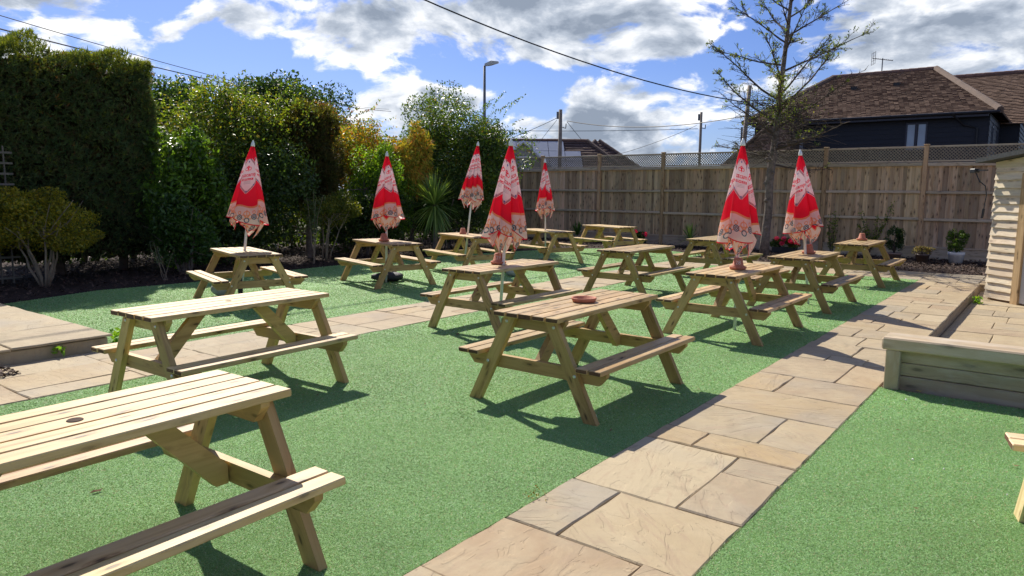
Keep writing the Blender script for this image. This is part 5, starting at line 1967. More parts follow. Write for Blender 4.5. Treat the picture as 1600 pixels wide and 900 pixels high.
# 1. clipped conifer hedge on the left -------------------------------------
def conifer_hedge():
    s0, s1, t0, t1, H = -3.0, 7.15, -16.0, -14.45, 4.05
    o = thing('conifer_hedge', 'tall clipped dark conifer hedge filling the left side of the picture', 'hedge', P((s0 + s1) / 2, (t0 + t1) / 2), AX)
    hx, hy_ = (s1 - s0) / 2, (t1 - t0) / 2
    n = 88000
    rg = RNG
    # faces: front (towards -y local = +t), far end, top, back
    f = rg.choice(4, n, p=[.58, .16, .20, .06])
    x = rg.uniform(-hx, hx, n); y = rg.uniform(-hy_, hy_, n); z = rg.uniform(0.25, H, n)
    nx = np.zeros(n); ny = np.zeros(n); nz = np.zeros(n)
    inset = rg.exponential(0.07, n)
    a = f == 0; y[a] = -hy_ + inset[a]; ny[a] = -1
    a = f == 1; x[a] = hx - inset[a]; nx[a] = 1
    a = f == 2; z[a] = H - inset[a] + 0.06; nz[a] = 1
    a = f == 3; y[a] = hy_ - inset[a]; ny[a] = 1
    C = np.stack([x, y, z], 1)
    # uneven clipped surface: broad hollows and bulges
    bl = 0.07 * np.sin(x * 2.1 + 1) * np.sin(z * 2.6 + x) + 0.06 * np.sin(x * 5.3 + z * 4.1) + 0.05 * np.sin(z * 9 + x * 7)
    Nn = np.stack([nx, ny, nz], 1)
    C = C + Nn * bl[:, None] * 0.8
    C[:, 2] += np.where(f == 2, 0.10 * np.sin(x * 3.1) + 0.07 * np.sin(x * 8.3 + 2), 0)
    hol = 0.10 * (np.sin(x * 3.7 + z * 1.1) * np.sin(z * 3.3 - x * 0.7))
    ok = (C[:, 2] > 0.6) | (rg.random(n) < (C[:, 2] - 0.05) / 0.6)
    ok &= ~((hol > 0.07) & (rg.random(n) < 0.35))
    C, Nn, f = C[ok], Nn[ok], f[ok]
    n = len(C)
    D = Nn * 0.75 + unit(n) * 0.75
    D[:, 2] += 0.45
    D /= np.linalg.norm(D, axis=1)[:, None]
    V, F, k = sprays(C, D, rg.uniform(0.06, 0.14, n), 0.6, 4)
    topf = np.clip((C[:, 2] - H + 0.35) / 0.4, 0, 1)
    pal = tint(n, [(0.060, 0.100, 0.048), (0.085, 0.115, 0.052), (0.085, 0.082, 0.052), (0.050, 0.085, 0.050)], [4, 3, 1.6, 3], 0.35)
    sun_top = tint(n, [(0.12, 0.165, 0.035), (0.15, 0.18, 0.04)], [1, 1], 0.3)  # sunlit glow of the hedge top, painted into the spray colours
    pk = (rg.random(n) < topf * 0.75 + 0.015)[:, None]
    col = np.where(pk, sun_top, pal)
    dead = rg.random(n) < 0.006
    col[dead] = np.array([0.18, 0.10, 0.05])
    ob('foliage', mesh_np('foliage', V, F, M_NEEDLE, np.repeat(col, k, axis=0)), o)
    # a second layer deeper in, so that light does not pass straight through
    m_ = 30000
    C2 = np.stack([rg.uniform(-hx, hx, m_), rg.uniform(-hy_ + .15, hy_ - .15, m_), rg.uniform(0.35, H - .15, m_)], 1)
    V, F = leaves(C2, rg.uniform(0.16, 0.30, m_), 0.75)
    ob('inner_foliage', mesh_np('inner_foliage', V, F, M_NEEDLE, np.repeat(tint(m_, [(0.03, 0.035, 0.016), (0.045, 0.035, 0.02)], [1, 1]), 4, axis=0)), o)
    b = MB()
    r = random.Random(3)
    for k_ in range(9):
        x0 = -hx + 0.5 + k_ * 1.15
        b.tube([(x0, 0, -0.02), (x0 + r.uniform(-.1, .1), r.uniform(-.1, .1), 1.6), (x0, 0, 3.6)], [0.09, 0.07, 0.03], 7)
        for _ in range(14):
            z = r.uniform(0.5, 3.4)
            branch_tube(b, (x0, 0, z), (x0 + r.uniform(-.7, .7), -hy_ * r.uniform(.4, 1.0), z + r.uniform(.1, .5)), 0.018, 0.006, 0.1, 4, 3, r)
    ob('trunks', b.mesh('trunks', M_DARKTWIG), o)
    # loose shoots on the top
    ex = []
    for _ in range(70):
        x0, y0 = r.uniform(-hx, hx), r.uniform(-hy_, hy_)
        dd = Vector((r.uniform(-.6, .6), r.uniform(-.4, .4), 1)).normalized()
        ll = r.uniform(.12, .38)
        for k_ in range(int(ll * 26)):
            ex.append(tuple(Vector((x0, y0, H - .02)) + dd * k_ / 26 + Vector((r.uniform(-.02, .02), r.uniform(-.02, .02), 0))))
    ex = np.array(ex)
    V, F = leaves(ex, 0.065, 0.4)
    ob('shoots', mesh_np('shoots', V, F, M_LEAF, np.repeat(tint(len(ex), [(0.06, 0.09, 0.025), (0.10, 0.12, 0.03)], [1, 1]), 4, axis=0)), o)


conifer_hedge()

G_D, G_M, G_L, G_Y = (0.034, 0.066, 0.020), (0.065, 0.115, 0.026), (0.13, 0.19, 0.035), (0.28, 0.26, 0.035)
# 2. variegated golden shrub before the hedge
def multistem(base, H0, seed, nst, spread, r0, parent):
    r = random.Random(seed)
    b = MB()
    for k in range(nst):
        a = 2 * math.pi * k / nst + r.uniform(-.3, .3)
        e = Vector((math.cos(a) * spread * r.uniform(.5, 1), math.sin(a) * spread * r.uniform(.5, 1), H0 * r.uniform(.85, 1.2)))
        pts = branch_tube(b, (math.cos(a) * 0.06, math.sin(a) * 0.06, -0.02), e, r0, r0 * .45, 0.10, 6, 5, r)
        for _ in range(3):
            branch_tube(b, pts[-2], pts[-1] + Vector((r.uniform(-.5, .5), r.uniform(-.5, .5), r.uniform(.1, .5))), r0 * .4, r0 * .15, .1, 4, 3, r)
    ob('stems', b.mesh('stems', M_STEM, True), parent)


o = shrub('golden_shrub', 'golden-green small-leaved shrub on several bare stems before the conifer hedge', P(4.70, -13.60), (-0.15, 0.1, 1.05), (1.15, 0.95, 0.60), 19000, 0.055,
          [(0.25, 0.22, 0.026), (0.17, 0.18, 0.026), (0.08, 0.11, 0.025)], [3, 3, 2], 34, 5, stems=0, cr=0.30, inner=0.25, zmin=0.38)
multistem(None, 0.85, 4, 7, 0.45, 0.026, o)
# 3. tall mixed shrub, laurel, etc.
shrub('mixed_shrub', 'tall loose green and olive shrub between the conifer hedge and the dark conifer', P(9.3, -15.6), (0, 0, 2.45), (2.0, 1.5, 1.72), 32000, 0.085,
      [G_M, G_L, (0.13, 0.125, 0.028), G_D], [3, 3, 2, 2], 46, 12, shoots=16, cr=0.34)
shrub('ivy_shrub', 'dark ivy-clad shrub behind the leftmost parasol', P(8.9, -14.6), (0.2, 0, 1.35), (1.5, 0.8, 1.45), 15000, 0.085,
      [G_D, (0.03, 0.06, 0.018)], [3, 1], 30, 31, mat=M_GLOSSY, shell=0.4)
shrub('laurel', 'glossy bright green laurel at the end of the conifer hedge', P(7.6, -14.35), (0, 0, 1.42), (0.85, 0.75, 1.42), 8500, 0.13,
      [(0.060, 0.125, 0.022), (0.10, 0.20, 0.03), (0.04, 0.075, 0.02)], [3, 3, 3], 26, 8, aspect=0.42, mat=M_GLOSSY, droop=0.5)
shrub('laurel', 'low dark laurel spreading at the foot of the hedge left of the leftmost parasol', P(7.1, -13.5), (0, 0, 0.75), (0.75, 0.6, 0.70), 4200, 0.12,
      [(0.030, 0.07, 0.02), (0.045, 0.10, 0.025)], [3, 2], 16, 9, aspect=0.42, mat=M_GLOSSY, droop=0.5)
# dark round conifer on a bare lower trunk
def dark_conifer():
    o = thing('dark_conifer', 'dense brown-green rounded conifer with a bare lower trunk', 'conifer', P(10.8, -14.6))
    n = 17000
    C, U, sh = crown_points(n, (0, 0, 2.35), (0.92, 0.85, 1.25), 60, 17, 0.7, 0.26)
    D = U * 0.7 + unit(n) * 0.7
    D[:, 2] += 0.3
    D /= np.linalg.norm(D, axis=1)[:, None]
    V, F, k = sprays(C, D, RNG.uniform(0.08, 0.16, n))
    top = np.clip((C[:, 2] - 3.05) / 0.5, 0, 1)
    col = np.where((RNG.random(n) < top * .6)[:, None], tint(n, [(0.12, 0.13, 0.03)], [1]), tint(n, [(0.045, 0.042, 0.018), (0.035, 0.045, 0.018), (0.06, 0.045, 0.02)], [2, 2, 1]))
    ob('foliage', mesh_np('foliage', V, F, M_NEEDLE, np.repeat(col, k, axis=0)), o)
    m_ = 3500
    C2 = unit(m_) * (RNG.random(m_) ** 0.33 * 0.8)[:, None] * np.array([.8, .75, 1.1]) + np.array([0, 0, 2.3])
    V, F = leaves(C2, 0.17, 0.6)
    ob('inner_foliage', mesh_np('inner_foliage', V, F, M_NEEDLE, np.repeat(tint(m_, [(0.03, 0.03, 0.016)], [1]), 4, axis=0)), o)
    b = MB()
    r = random.Random(2)
    b.tube([(0, 0, -.02), (0.05, 0, 1.0), (0, 0, 2.6)], [0.09, 0.075, 0.03], 8)
    for _ in range(46):
        a, z = r.uniform(0, 6.28), r.uniform(0.5, 2.6)
        l = r.uniform(.4, .95)
        branch_tube(b, (0, 0, z), (math.cos(a) * l, math.sin(a) * l, z + r.uniform(-.1, .35)), 0.016, 0.004, .15, 4, 4, r)
    ob('trunk', b.mesh('trunk', M_BARK), o)


dark_conifer()
shrub('golden_shrub', 'small rounded golden-green shrub on thin pale stems left of the black bag', P(10.5, -13.55), (0.15, 0, 1.12), (0.68, 0.55, 0.42), 6500, 0.05,
      [(0.15, 0.155, 0.028), (0.085, 0.11, 0.022), (0.05, 0.075, 0.02)], [2, 3, 2], 20, 6, stems=5, stem_r=0.02, stem_mat=M_STEM, cr=0.34)
# slender grey-leaved upright plant in front
def slender(base, H, label, seed, name='slender_shrub', leafc=((0.10, 0.15, 0.10), (0.07, 0.12, 0.06)), spread=0.25, nst=4, lsz=0.075, n=420, sr=0.012):
    o = thing(name, label, 'shrub', base)
    r = random.Random(seed)
    b = MB()
    L_ = []
    for k in range(nst):
        e = Vector((r.uniform(-spread, spread), r.uniform(-spread, spread), H * r.uniform(.7, 1)))
        pts = branch_tube(b, (r.uniform(-.04, .04), 0, -.02), e, sr, sr * .35, .06, 5, 6, r)
        for j in range(n // nst):
            f = r.uniform(.45, 1.0) * 5.99
            i = int(f)
            q = pts[i].lerp(pts[i + 1], f - i)
            L_.append(tuple(q + Vector((r.gauss(0, .045), r.gauss(0, .045), r.gauss(0, .03)))))
    ob('stems', b.mesh('stems', M_STEM), o)
    V, F = leaves(np.array(L_), lsz, 0.28)
    ob('foliage', mesh_np('foliage', V, F, M_LEAF, np.repeat(tint(len(L_), leafc, [1] * len(leafc)), 4, axis=0)), o)
    return o


slender(P(10.0, -13.35), 1.95, 'thin upright grey-green shrub with bare lower stems left of the small golden shrub', 3)
slender(P(6.4, -12.9), 0.75, 'small twiggy seedling in the bark bed before the conifer hedge', 7, n=160, lsz=0.05, sr=0.007)
shrub('orange_shrub', 'orange and yellow autumn-tinted shrub behind the bright green bush', P(13.2, -15.9), (0, 0, 2.55), (1.6, 1.1, 1.1), 15000, 0.075,
      [(0.34, 0.17, 0.03), (0.30, 0.25, 0.035), G_L, (0.20, 0.06, 0.03), G_M], [2, 3, 4, 1, 2], 34, 18, shoots=9, cr=0.34)
shrub('green_bush', 'bright fresh green bush left of the feathery golden conifer', P(12.7, -14.2), (0, 0, 1.45), (0.98, 0.85, 1.32), 16000, 0.07,
      [(0.10, 0.20, 0.022), (0.15, 0.25, 0.028), (0.05, 0.11, 0.02)], [3, 2, 2], 34, 19, cr=0.32, mat=M_LEAF)
def gold_conifer():
    o = thing('golden_conifer', 'feathery golden conifer behind the spiky palm', 'conifer', P(13.9, -14.2))
    n = 5500
    C, U, sh = crown_points(n, (0, 0, 2.25), (0.52, 0.5, 1.22), 30, 27, 0.35, 0.34)
    D = unit(n) * 0.5
    D[:, 2] -= 0.35
    D += U * 0.5
    D /= np.linalg.norm(D, axis=1)[:, None]
    V, F, k = sprays(C, D, RNG.uniform(0.10, 0.20, n), 0.3)
    col = tint(n, [(0.36, 0.27, 0.06), (0.30, 0.30, 0.06), (0.17, 0.22, 0.045), (0.40, 0.20, 0.06)], [2.5, 3, 2, .8])
    ob('foliage', mesh_np('foliage', V, F, M_NEEDLE, np.repeat(col, k, axis=0)), o)
    b = MB()
    r = random.Random(5)
    b.tube([(0, 0, -.02), (0.05, 0, 1.2), (0, 0, 3.3)], [0.07, 0.055, 0.015], 7)
    for _ in range(26):
        a, z = r.uniform(0, 6.28), r.uniform(0.9, 3.1)
        branch_tube(b, (0, 0, z), (math.cos(a) * .45, math.sin(a) * .45, z + .25), 0.012, 0.004, .12, 4, 3, r)
    ob('trunk', b.mesh('trunk', M_BARK), o)


gold_conifer()
shrub('big_green_shrub', 'large dense green shrub with arching shoots in the corner left of the fence', P(15.9, -14.35), (0, 0, 2.35), (2.2, 1.7, 2.0), 46000, 0.085,
      [G_M, (0.06, 0.115, 0.025), G_D, (0.12, 0.16, 0.03), (0.15, 0.12, 0.03)], [4, 3, 4, 1.5, .4], 60, 21, shoots=30, cr=0.30, mat=M_GLOSSY)
shrub('dark_shrub', 'dark shrub filling the bed behind the spiky palm', P(14.6, -13.7), (0, 0, 0.95), (1.3, 0.8, 1.0), 8000, 0.085, [G_D, (0.03, 0.055, 0.018)], [3, 1], 20, 25)
shrub('dark_shrub', 'dark low shrub in the bed behind the black bag', P(12.0, -14.0), (0, 0, 0.8), (1.2, 0.7, 0.85), 6500, 0.085, [G_D, (0.03, 0.055, 0.018)], [3, 1], 20, 26)
# boundary hedge far behind them: closes the gaps
def back_hedge():
    o = thing('boundary_hedge', 'dark overgrown boundary hedge behind the garden shrubs', 'hedge', P(13, -17.6), AX)
    n = 38000
    x = RNG.uniform(-7.5, 8.5, n)
    H = 2.9 + 0.4 * np.sin(x * 0.9) + 0.25 * np.sin(x * 2.3 + 1)
    C = np.stack([x, RNG.uniform(-.55, .55, n), RNG.random(n) ** 0.8 * H], 1)
    V, F = leaves(C, RNG.uniform(0.09, 0.17, n), 0.5)
    ob('foliage', mesh_np('foliage', V, F, M_LEAF, np.repeat(tint(n, [G_D, G_M, (0.05, 0.06, 0.02)], [3, 1.4, 1]), 4, axis=0)), o)
    b = MB(); r = random.Random(9)
    for k in range(14):
        x0 = -7.2 + k * 1.1
        b.tube([(x0, 0, -.02), (x0 + .1, 0, 1.2), (x0, 0, 2.4)], [0.07, 0.05, 0.02], 6)
    ob('trunks', b.mesh('trunks', M_BARK), o)


back_hedge()
shrub('far_tree', 'dark broad tree rising behind the mixed shrub, above the leftmost parasol', (-9.7, 30.8, 0), (0, 0, 4.6), (2.7, 2.2, 1.95), 15000, 0.17, [(0.02, 0.045, 0.018), (0.03, 0.06, 0.02)], [2, 1], 34, 41, cat='tree', stem_r=0.12, stems=4)
shrub('far_tree', 'dark tree just showing over the right end of the conifer hedge', (-13.5, 27.5, 0), (0, 0, 4.3), (2.2, 2.0, 1.75), 9000, 0.17, [(0.02, 0.045, 0.018), (0.03, 0.06, 0.02)], [2, 1], 26, 42, cat='tree', stem_r=0.12, stems=4)
shrub('far_shrub', 'reddish-leaved shrub top showing behind the dark conifer', (-6.9, 27.5, 0), (0, 0, 3.3), (1.5, 1.2, 1.4), 6000, 0.12, [(0.16, 0.06, 0.035), (0.07, 0.09, 0.03), (0.10, 0.12, 0.03)], [2, 2, 2], 22, 43, stems=4, shoots=10)
# young fir far off
fir = thing('fir_sapling', 'thin young fir with an open crown on the skyline', 'tree', (-8.05, 32.2, 0))
b = MB(); r = random.Random(6)
b.tube([(0, 0, 0), (0, 0, 3.5), (0.03, 0, 6.05)], [0.06, 0.04, 0.01], 6)
NL = []
for k in range(44):
    z = 3.6 + k * 0.055
    a = r.uniform(0, 6.28)
    l = (6.1 - z) * 0.32 + 0.06
    e = Vector((math.cos(a) * l, math.sin(a) * l, z + l * .35))
    b.tube([(0, 0, z), tuple(e)], [0.012, 0.005], 4)
    for j in range(12):
        NL.append(tuple(Vector((0, 0, z)).lerp(e, r.uniform(.2, 1)) + Vector((r.gauss(0, .02), r.gauss(0, .02), r.gauss(0, .02)))))
ob('trunk', b.mesh('trunk', M_DARKTWIG), fir)
V, F = leaves(np.array(NL), 0.09, 0.3)
ob('foliage', mesh_np('foliage', V, F, M_NEEDLE, np.repeat(tint(len(NL), [(0.03, 0.06, 0.04)], [1]), 4, axis=0)), fir)


# 4. cordyline and small spiky plants ---------------------------------------
def spiky(base, H, R, n, label, seed, wd=0.03, name='spiky_palm', cols=((0.11, 0.19, 0.07), (0.20, 0.29, 0.11), (0.07, 0.12, 0.045)), trunk=True, down=0.5, cat='palm'):
    o = thing(name, label, cat, base)
    r = random.Random(seed)
    lm_ = []
    for q in range(3):
        pass
    V, F, Cc = [], [], []
    segs = 6
    near = n if n <= 300 else 300
    cen = Vector((0, 0, H))
    per = []
    for k in range(n):
        a = r.uniform(0, 6.283)
        el_ = r.uniform(-down, 1.45)
        L = R * r.uniform(0.75, 1.1) * (1.0 if el_ > -0.1 else 0.9)
        d0 = Vector((math.cos(a) * math.cos(el_), math.sin(a) * math.cos(el_), math.sin(el_)))
        sag = r.uniform(0.10, 0.45) * (1 - 0.5 * max(el_, 0))
        side = Vector((-math.sin(a), math.cos(a), 0))
        v = []
        for i in range(segs + 1):
            f = i / segs
            p = cen + d0 * L * f + Vector((0, 0, -1)) * sag * L * f * f
            ww = wd * (0.55 + 1.8 * f * (1 - f)) * (1 - f ** 4)
            v += [tuple(p - side * ww / 2), tuple(p + side * ww / 2)]
        per.append((v, cols[r.randrange(len(cols))], r.uniform(.75, 1.3)))
    for (v, c, s_) in per:
        k = len(V)
        V += v
        F += [(k + 2 * i, k + 2 * i + 1, k + 2 * i + 3, k + 2 * i + 2) for i in range(segs)]
        Cc += [tuple(x * s_ for x in c)] * len(v)
    ob('leaves', mesh_np('leaves', np.array(V), np.array(F), M_GLOSSY, np.array(Cc)), o, kind='stuff')
    if trunk:
        b = MB()
        b.tube([(0, 0, -.02), (0.03, 0, H * .5), (0, 0, H + 0.03)], [0.075, 0.06, 0.055], 10)
        ob('trunk', b.mesh('trunk', M_BARK), o)
    return o


spiky(P(13.46, -12.9), 1.25, 0.98, 300, 'spiky cordyline palm with long thin leaves before the golden conifer', 4, wd=0.042, down=1.15)
spiky(P(20.1, -8.8), 0.22, 0.62, 34, 'small spiky yucca in the bed before the fence, between two table tops', 5, wd=0.045, name='yucca', trunk=False, down=0.0, cat='yucca')
spiky(P(20.0, -12.7), 0.20, 0.60, 40, 'small spiky yucca in the far left corner beside the fence', 6, wd=0.05, name='yucca', trunk=False, down=0.0, cat='yucca', cols=((0.03, 0.07, 0.025), (0.05, 0.11, 0.03)))

# 5. plants along the fence ---------------------------------------------------
def flower_tub(base, label, seed, wd=0.42, H=0.42):
    o = thing('flower_trough', label, 'flower pot', base, AX + math.pi / 2)
    b = MB()
    for (y0, y1) in ((-0.12, -0.10), (0.10, 0.12)):
        b.box(-wd / 2, wd / 2, y0, y1, 0, 0.17)
    for (x0, x1) in ((-wd / 2, -wd / 2 + .02), (wd / 2 - .02, wd / 2)):
        b.box(x0, x1, -0.0995, 0.0995, 0, 0.168)
    b.box(-wd / 2 + .02, wd / 2 - .02, -0.0995, 0.0995, 0.0, 0.13)
    ob('trough', b.mesh('trough', M_BLACK), o)
    n = 900
    C, U, sh = crown_points(n, (0, 0, 0.25), (wd * .62, 0.2, 0.14), 12, seed, .4, .5)
    V, F = leaves(C, 0.06, 0.6)
    ob('foliage', mesh_np('foliage', V, F, M_LEAF, np.repeat(tint(n, [G_M, G_D], [1, 1]), 4, axis=0)), o)
    r = random.Random(seed)
    for k in range(7):
        cx_, cy_, cz_ = r.uniform(-wd * .55, wd * .55), r.uniform(-.12, .12), r.uniform(.26, H)
        m_ = 120
        u = unit(m_)
        Cp = np.array([cx_, cy_, cz_]) + u * 0.062
        V, F = leaves(Cp, 0.035, 0.9, nbias=u, bias=0.8)
        ob('flower_head', mesh_np('flower_head', V, F, M_LEAF, np.repeat(tint(m_, [(0.62, 0.06, 0.22), (0.70, 0.12, 0.32)], [1, 1], .2), 4, axis=0)), o)
    return o


flower_tub(P(19.95, -6.0), 'dark trough of pink flowers before the fence, behind the rightmost parasol', 3, 0.62, 0.46)
flower_tub(P(20.1, -10.45), 'tub of pink flowers before the fence in the far left corner', 4, 0.30, 0.44)


def potted(base, prof, mat, label, crown, rad, n, size, pal, wts, seed, name='potted_plant'):
    o = thing(name, label, 'potted plant', base)
    b = MB(); b.lathe(prof, 26); ob('pot', b.mesh('pot', mat, True), o)
    b = MB()
    rt_ = prof[-1]
    b.lathe([(0, rt_[1] + 0.001), (rt_[0] - .002, rt_[1] - 0.001)], 20)
    ob('soil', b.mesh('soil', M_SOIL), o)
    C, U, sh = crown_points(n, crown, rad, 22, seed, .5, .36)
    V, F = leaves(C, size * RNG.uniform(.7, 1.2, n), 0.5)
    ob('foliage', mesh_np('foliage', V, F, M_LEAF, np.repeat(tint(n, pal, wts) * sh[:, None], 4, axis=0)), o)
    b = MB(); r = random.Random(seed)
    for _ in range(7):
        branch_tube(b, (0, 0, rt_[1] - .01), (crown[0] + r.uniform(-1, 1) * rad[0] * .7, crown[1] + r.uniform(-1, 1) * rad[1] * .7, crown[2] + r.uniform(-.2, .8) * rad[2]), .012, .004, .1, 4, 4, r)
    ob('stems', b.mesh('stems', M_DARKTWIG), o)
    return o


potted(P(19.75, -1.98), [(0, 0), (0.135, 0), (0.165, 0.20), (0.172, 0.205), (0.178, 0.215), (0.178, 0.275), (0.165, 0.28), (0.155, 0.25)], M_WHITE,
       'white plastic pot with a small round evergreen before the fence', (0.02, 0, 0.55), (0.26, 0.24, 0.30), 3600, 0.035, [(0.05, 0.11, 0.018), (0.08, 0.15, 0.02), (0.03, 0.06, 0.015)], [3, 2, 2], 31)
potted(P(19.35, -2.62), [(0, 0), (0.11, 0), (0.145, 0.18), (0.15, 0.18), (0.15, 0.22), (0.138, 0.22), (0.13, 0.20)], M_BROWNPOT,
       'brown pot with a straggly grey-green heather left of the white pot', (0, 0, 0.30), (0.24, 0.2, 0.13), 1100, 0.04, [(0.12, 0.11, 0.075), (0.08, 0.08, 0.05), (0.16, 0.12, 0.10)], [2, 2, 1], 32)
potted(P(20.1, -3.35), [(0, 0), (0.10, 0), (0.17, 0.12), (0.185, 0.125), (0.185, 0.16), (0.17, 0.16), (0.165, 0.14)], simple('clay_bowl', (0.33, 0.22, 0.17), 0.8),
       'shallow clay bowl with a dark angular shrub beside the fence post', (0, 0, 0.50), (0.25, 0.22, 0.34), 1800, 0.05, [(0.025, 0.055, 0.02), (0.04, 0.08, 0.03)], [2, 1], 33)


def wallplant(base, label, seed, H=1.3, n=520, wide=0.35):
    o = thing('young_shrub', label, 'shrub', base, AX + math.pi / 2)
    r = random.Random(seed)
    b = MB(); L_ = []
    for k in range(7):
        e = Vector((r.uniform(-wide, wide), r.uniform(-.1, .1), H * r.uniform(.5, 1)))
        pts = branch_tube(b, (0, 0, -.02), e, .010, .004, .10, 4, 6, r)
        for j in range(n // 7):
            f = r.uniform(.25, 1) * 5.99
            i = int(f)
            L_.append(tuple(pts[i].lerp(pts[i + 1], f - i) + Vector((r.gauss(0, .035), r.gauss(0, .03), r.gauss(0, .03)))))
    ob('stems', b.mesh('stems', M_DARKTWIG), o)
    V, F = leaves(np.array(L_), 0.06, 0.5)
    ob('foliage', mesh_np('foliage', V, F, M_LEAF, np.repeat(tint(len(L_), [G_M, G_L, G_D], [2, 2, 1]), 4, axis=0)), o)


wallplant(P(20.55, -4.95), 'thin climbing shrub against the fence left of the rightmost table pot', 5, 1.25, 330, 0.2)
wallplant(P(20.6, -4.05), 'young branching shrub against the fence right of the rightmost table pot', 8, 1.4, 620, 0.55)

# trellis panel and dark gap left of the hedge foot
M_OLDT = wood('old_dark_trellis', (0.17, 0.15, 0.12), (0.13, 0.115, 0.09), (0.08, 0.07, 0.055), 0.2, 1.0, 0.8)
tp = thing('garden_trellis', 'old square wooden trellis standing behind the golden shrub at the left edge', 'trellis', P(3.35, -14.12), AX)
for k in range(9):
    b = MB(); b.box(0, 2.3, -0.017, 0.017, -0.011, 0.011)
    ob('upright', b.mesh('upright', M_OLDT), tp, (k * 0.17 - .3, 0, 0.03), UPR)
for k in range(13):
    b = MB(); b.box(-0.8, 0.8, -0.014, 0.0, -0.017, 0.017)
    ob('crosspiece', b.mesh('crosspiece', M_OLDT), tp, (0.38, -0.012, 0.12 + k * 0.175))


# 6. the open-crowned tree in the corner of the paving ------------------------
def bare_tree():
    base = P(18.75, -6.15)
    o = thing('bare_tree', 'thin open-crowned tree with sparse feathery leaves before the fence', 'tree', base)
    r = random.Random(22)
    b = MB()
    H = 8.6
    path_ = [(0, 0, -.05), (0.0, 0, .5), (.05, 0, 1.2), (.03, 0, 1.9), (.10, 0, 2.7), (.16, 0, 3.6), (.20, 0, 4.4), (.27, 0, 5.4), (.33, 0, 6.4), (.37, 0, 7.5), (.42, 0, 8.6)]
    radt = [.135, .11, .10, .105, .09, .075, .064, .052, .042, .03, .012]
    b.tube(path_, radt, 12)
    for (z, a) in ((1.0, .5), (1.45, 3.8), (1.9, 2.9), (2.15, 5.2), (1.65, 1.2), (0.75, 4.4), (2.5, 3.3)):
        v, f = tube([(0.03, 0, z - .05), (0.03 + math.cos(a) * .13, math.sin(a) * .13, z)], [.07, .045], 7)
        b.add(v, f)
    ob('trunk', b.mesh('trunk', M_BARK, True), o)

    def at(z):
        for i in range(len(path_) - 1):
            if path_[i][2] <= z <= path_[i + 1][2]:
                f = (z - path_[i][2]) / (path_[i + 1][2] - path_[i][2])
                return Vector(path_[i]).lerp(Vector(path_[i + 1]), f)
        return Vector(path_[-1])
    leafp = []
    # view-independent crown: limbs all round, rising outwards
    limbs = []
    z = 2.35
    k = 0
    while z < 8.3:
        a = k * 2.39996 + r.uniform(-.4, .4)
        L = max(0.35, 2.75 * (1 - ((z - 3.2) / 6.2) ** 1.3 if z > 3.2 else 1) * r.uniform(.7, 1.08))
        limbs.append((z, a, L, r.uniform(.18, .62) if z > 3.0 else r.uniform(-.15, .25)))
        z += r.uniform(.12, .21)
        k += 1
    for (z, a, L, rise) in limbs:
        limb = MB()
        p = at(z)
        dd = Vector((math.cos(a), math.sin(a), rise)).normalized()
        rad = 0.010 + 0.016 * L * .55
        pts, rr_ = [], []
        n = 9
        cur = p.copy()
        d_ = dd.copy()
        for i in range(n + 1):
            pts.append(cur.copy()); rr_.append(rad * (1 - .82 * i / n))
            d_ = (d_ + Vector((r.uniform(-.10, .10), r.uniform(-.10, .10), r.uniform(-.06, .08) + (0.02 if i < 6 else -0.05)))).normalized()
            cur = cur + d_ * L / n
        limb.tube(pts, rr_, 6)
        ntw = int(6 + L * 7)
        for j in range(ntw):
            f = r.uniform(.2, 1.0) * (n - .01)
            i = int(f)
            q = pts[i].lerp(pts[i + 1], f - i)
            side = Vector((r.uniform(-1, 1), r.uniform(-1, 1), r.uniform(-.35, .75))).normalized()
            td = (d_ * .7 + dd * .5 + side * .9).normalized()
            tl = r.uniform(.18, .62) * (1.15 - .6 * f / n) * min(1.0, L)
            e = q + td * tl
            mid = q.lerp(e, .5) + Vector((0, 0, .03))
            limb.tube([q, mid, e], [.0075, .006, .0035], 4)
            leafy = (z > 3.4 and f / n > .35) or r.random() < .22
            for s_ in range(3):
                g = r.uniform(.3, 1)
                q2 = q.lerp(e, g)
                e2 = q2 + (td * .6 + Vector((r.uniform(-1, 1), r.uniform(-1, 1), r.uniform(-.4, .7)))).normalized() * tl * .4
                limb.tube([q2, e2], [.006, .004], 3)
                if leafy and r.random() < .66:
                    for _ in range(7):
                        leafp.append(tuple(q2.lerp(e2, r.uniform(.3, 1.1)) + Vector((r.gauss(0, .018), r.gauss(0, .018), r.gauss(0, .018)))))
        ob('limb', limb.mesh('limb', M_DARKTWIG), o)
    # thicket of dead twigs low in the crown
    tw = MB()
    for _ in range(400):
        z = r.uniform(2.5, 4.0)
        a = r.uniform(0, 6.28)
        L = r.uniform(.35, 1.15)
        p = at(z) + Vector((math.cos(a), math.sin(a), 0)) * r.uniform(0, .5)
        e = p + Vector((math.cos(a + r.uniform(-.9, .9)) * L, math.sin(a + r.uniform(-.9, .9)) * L, r.uniform(-.45, .55) * L))
        mid = p.lerp(e, .5) + Vector((r.uniform(-.08, .08), r.uniform(-.08, .08), r.uniform(-.05, .1)))
        tw.tube([p, mid, e], [.0075, .006, .003], 3)
    ob('dead_twigs', tw.mesh('dead_twigs', M_DARKTWIG), o)
    for _ in range(1500):
        a = r.uniform(0, 6.28)
        q = at(r.uniform(3.4, 4.2)) + Vector((math.cos(a), math.sin(a), 0)) * abs(r.gauss(0, .45)) + Vector((0, 0, r.gauss(0, .12)))
        leafp.append(tuple(q))
    L_ = np.array(leafp)
    V, F = leaves(L_, RNG.uniform(.045, .085, len(L_)), 0.30, 0.3)
    ob('foliage', mesh_np('foliage', V, F, M_LEAF, np.repeat(tint(len(L_), [(0.07, 0.12, 0.03), (0.12, 0.17, 0.04), (0.15, 0.16, 0.04)], [3, 2, 1]), 4, axis=0)), o)


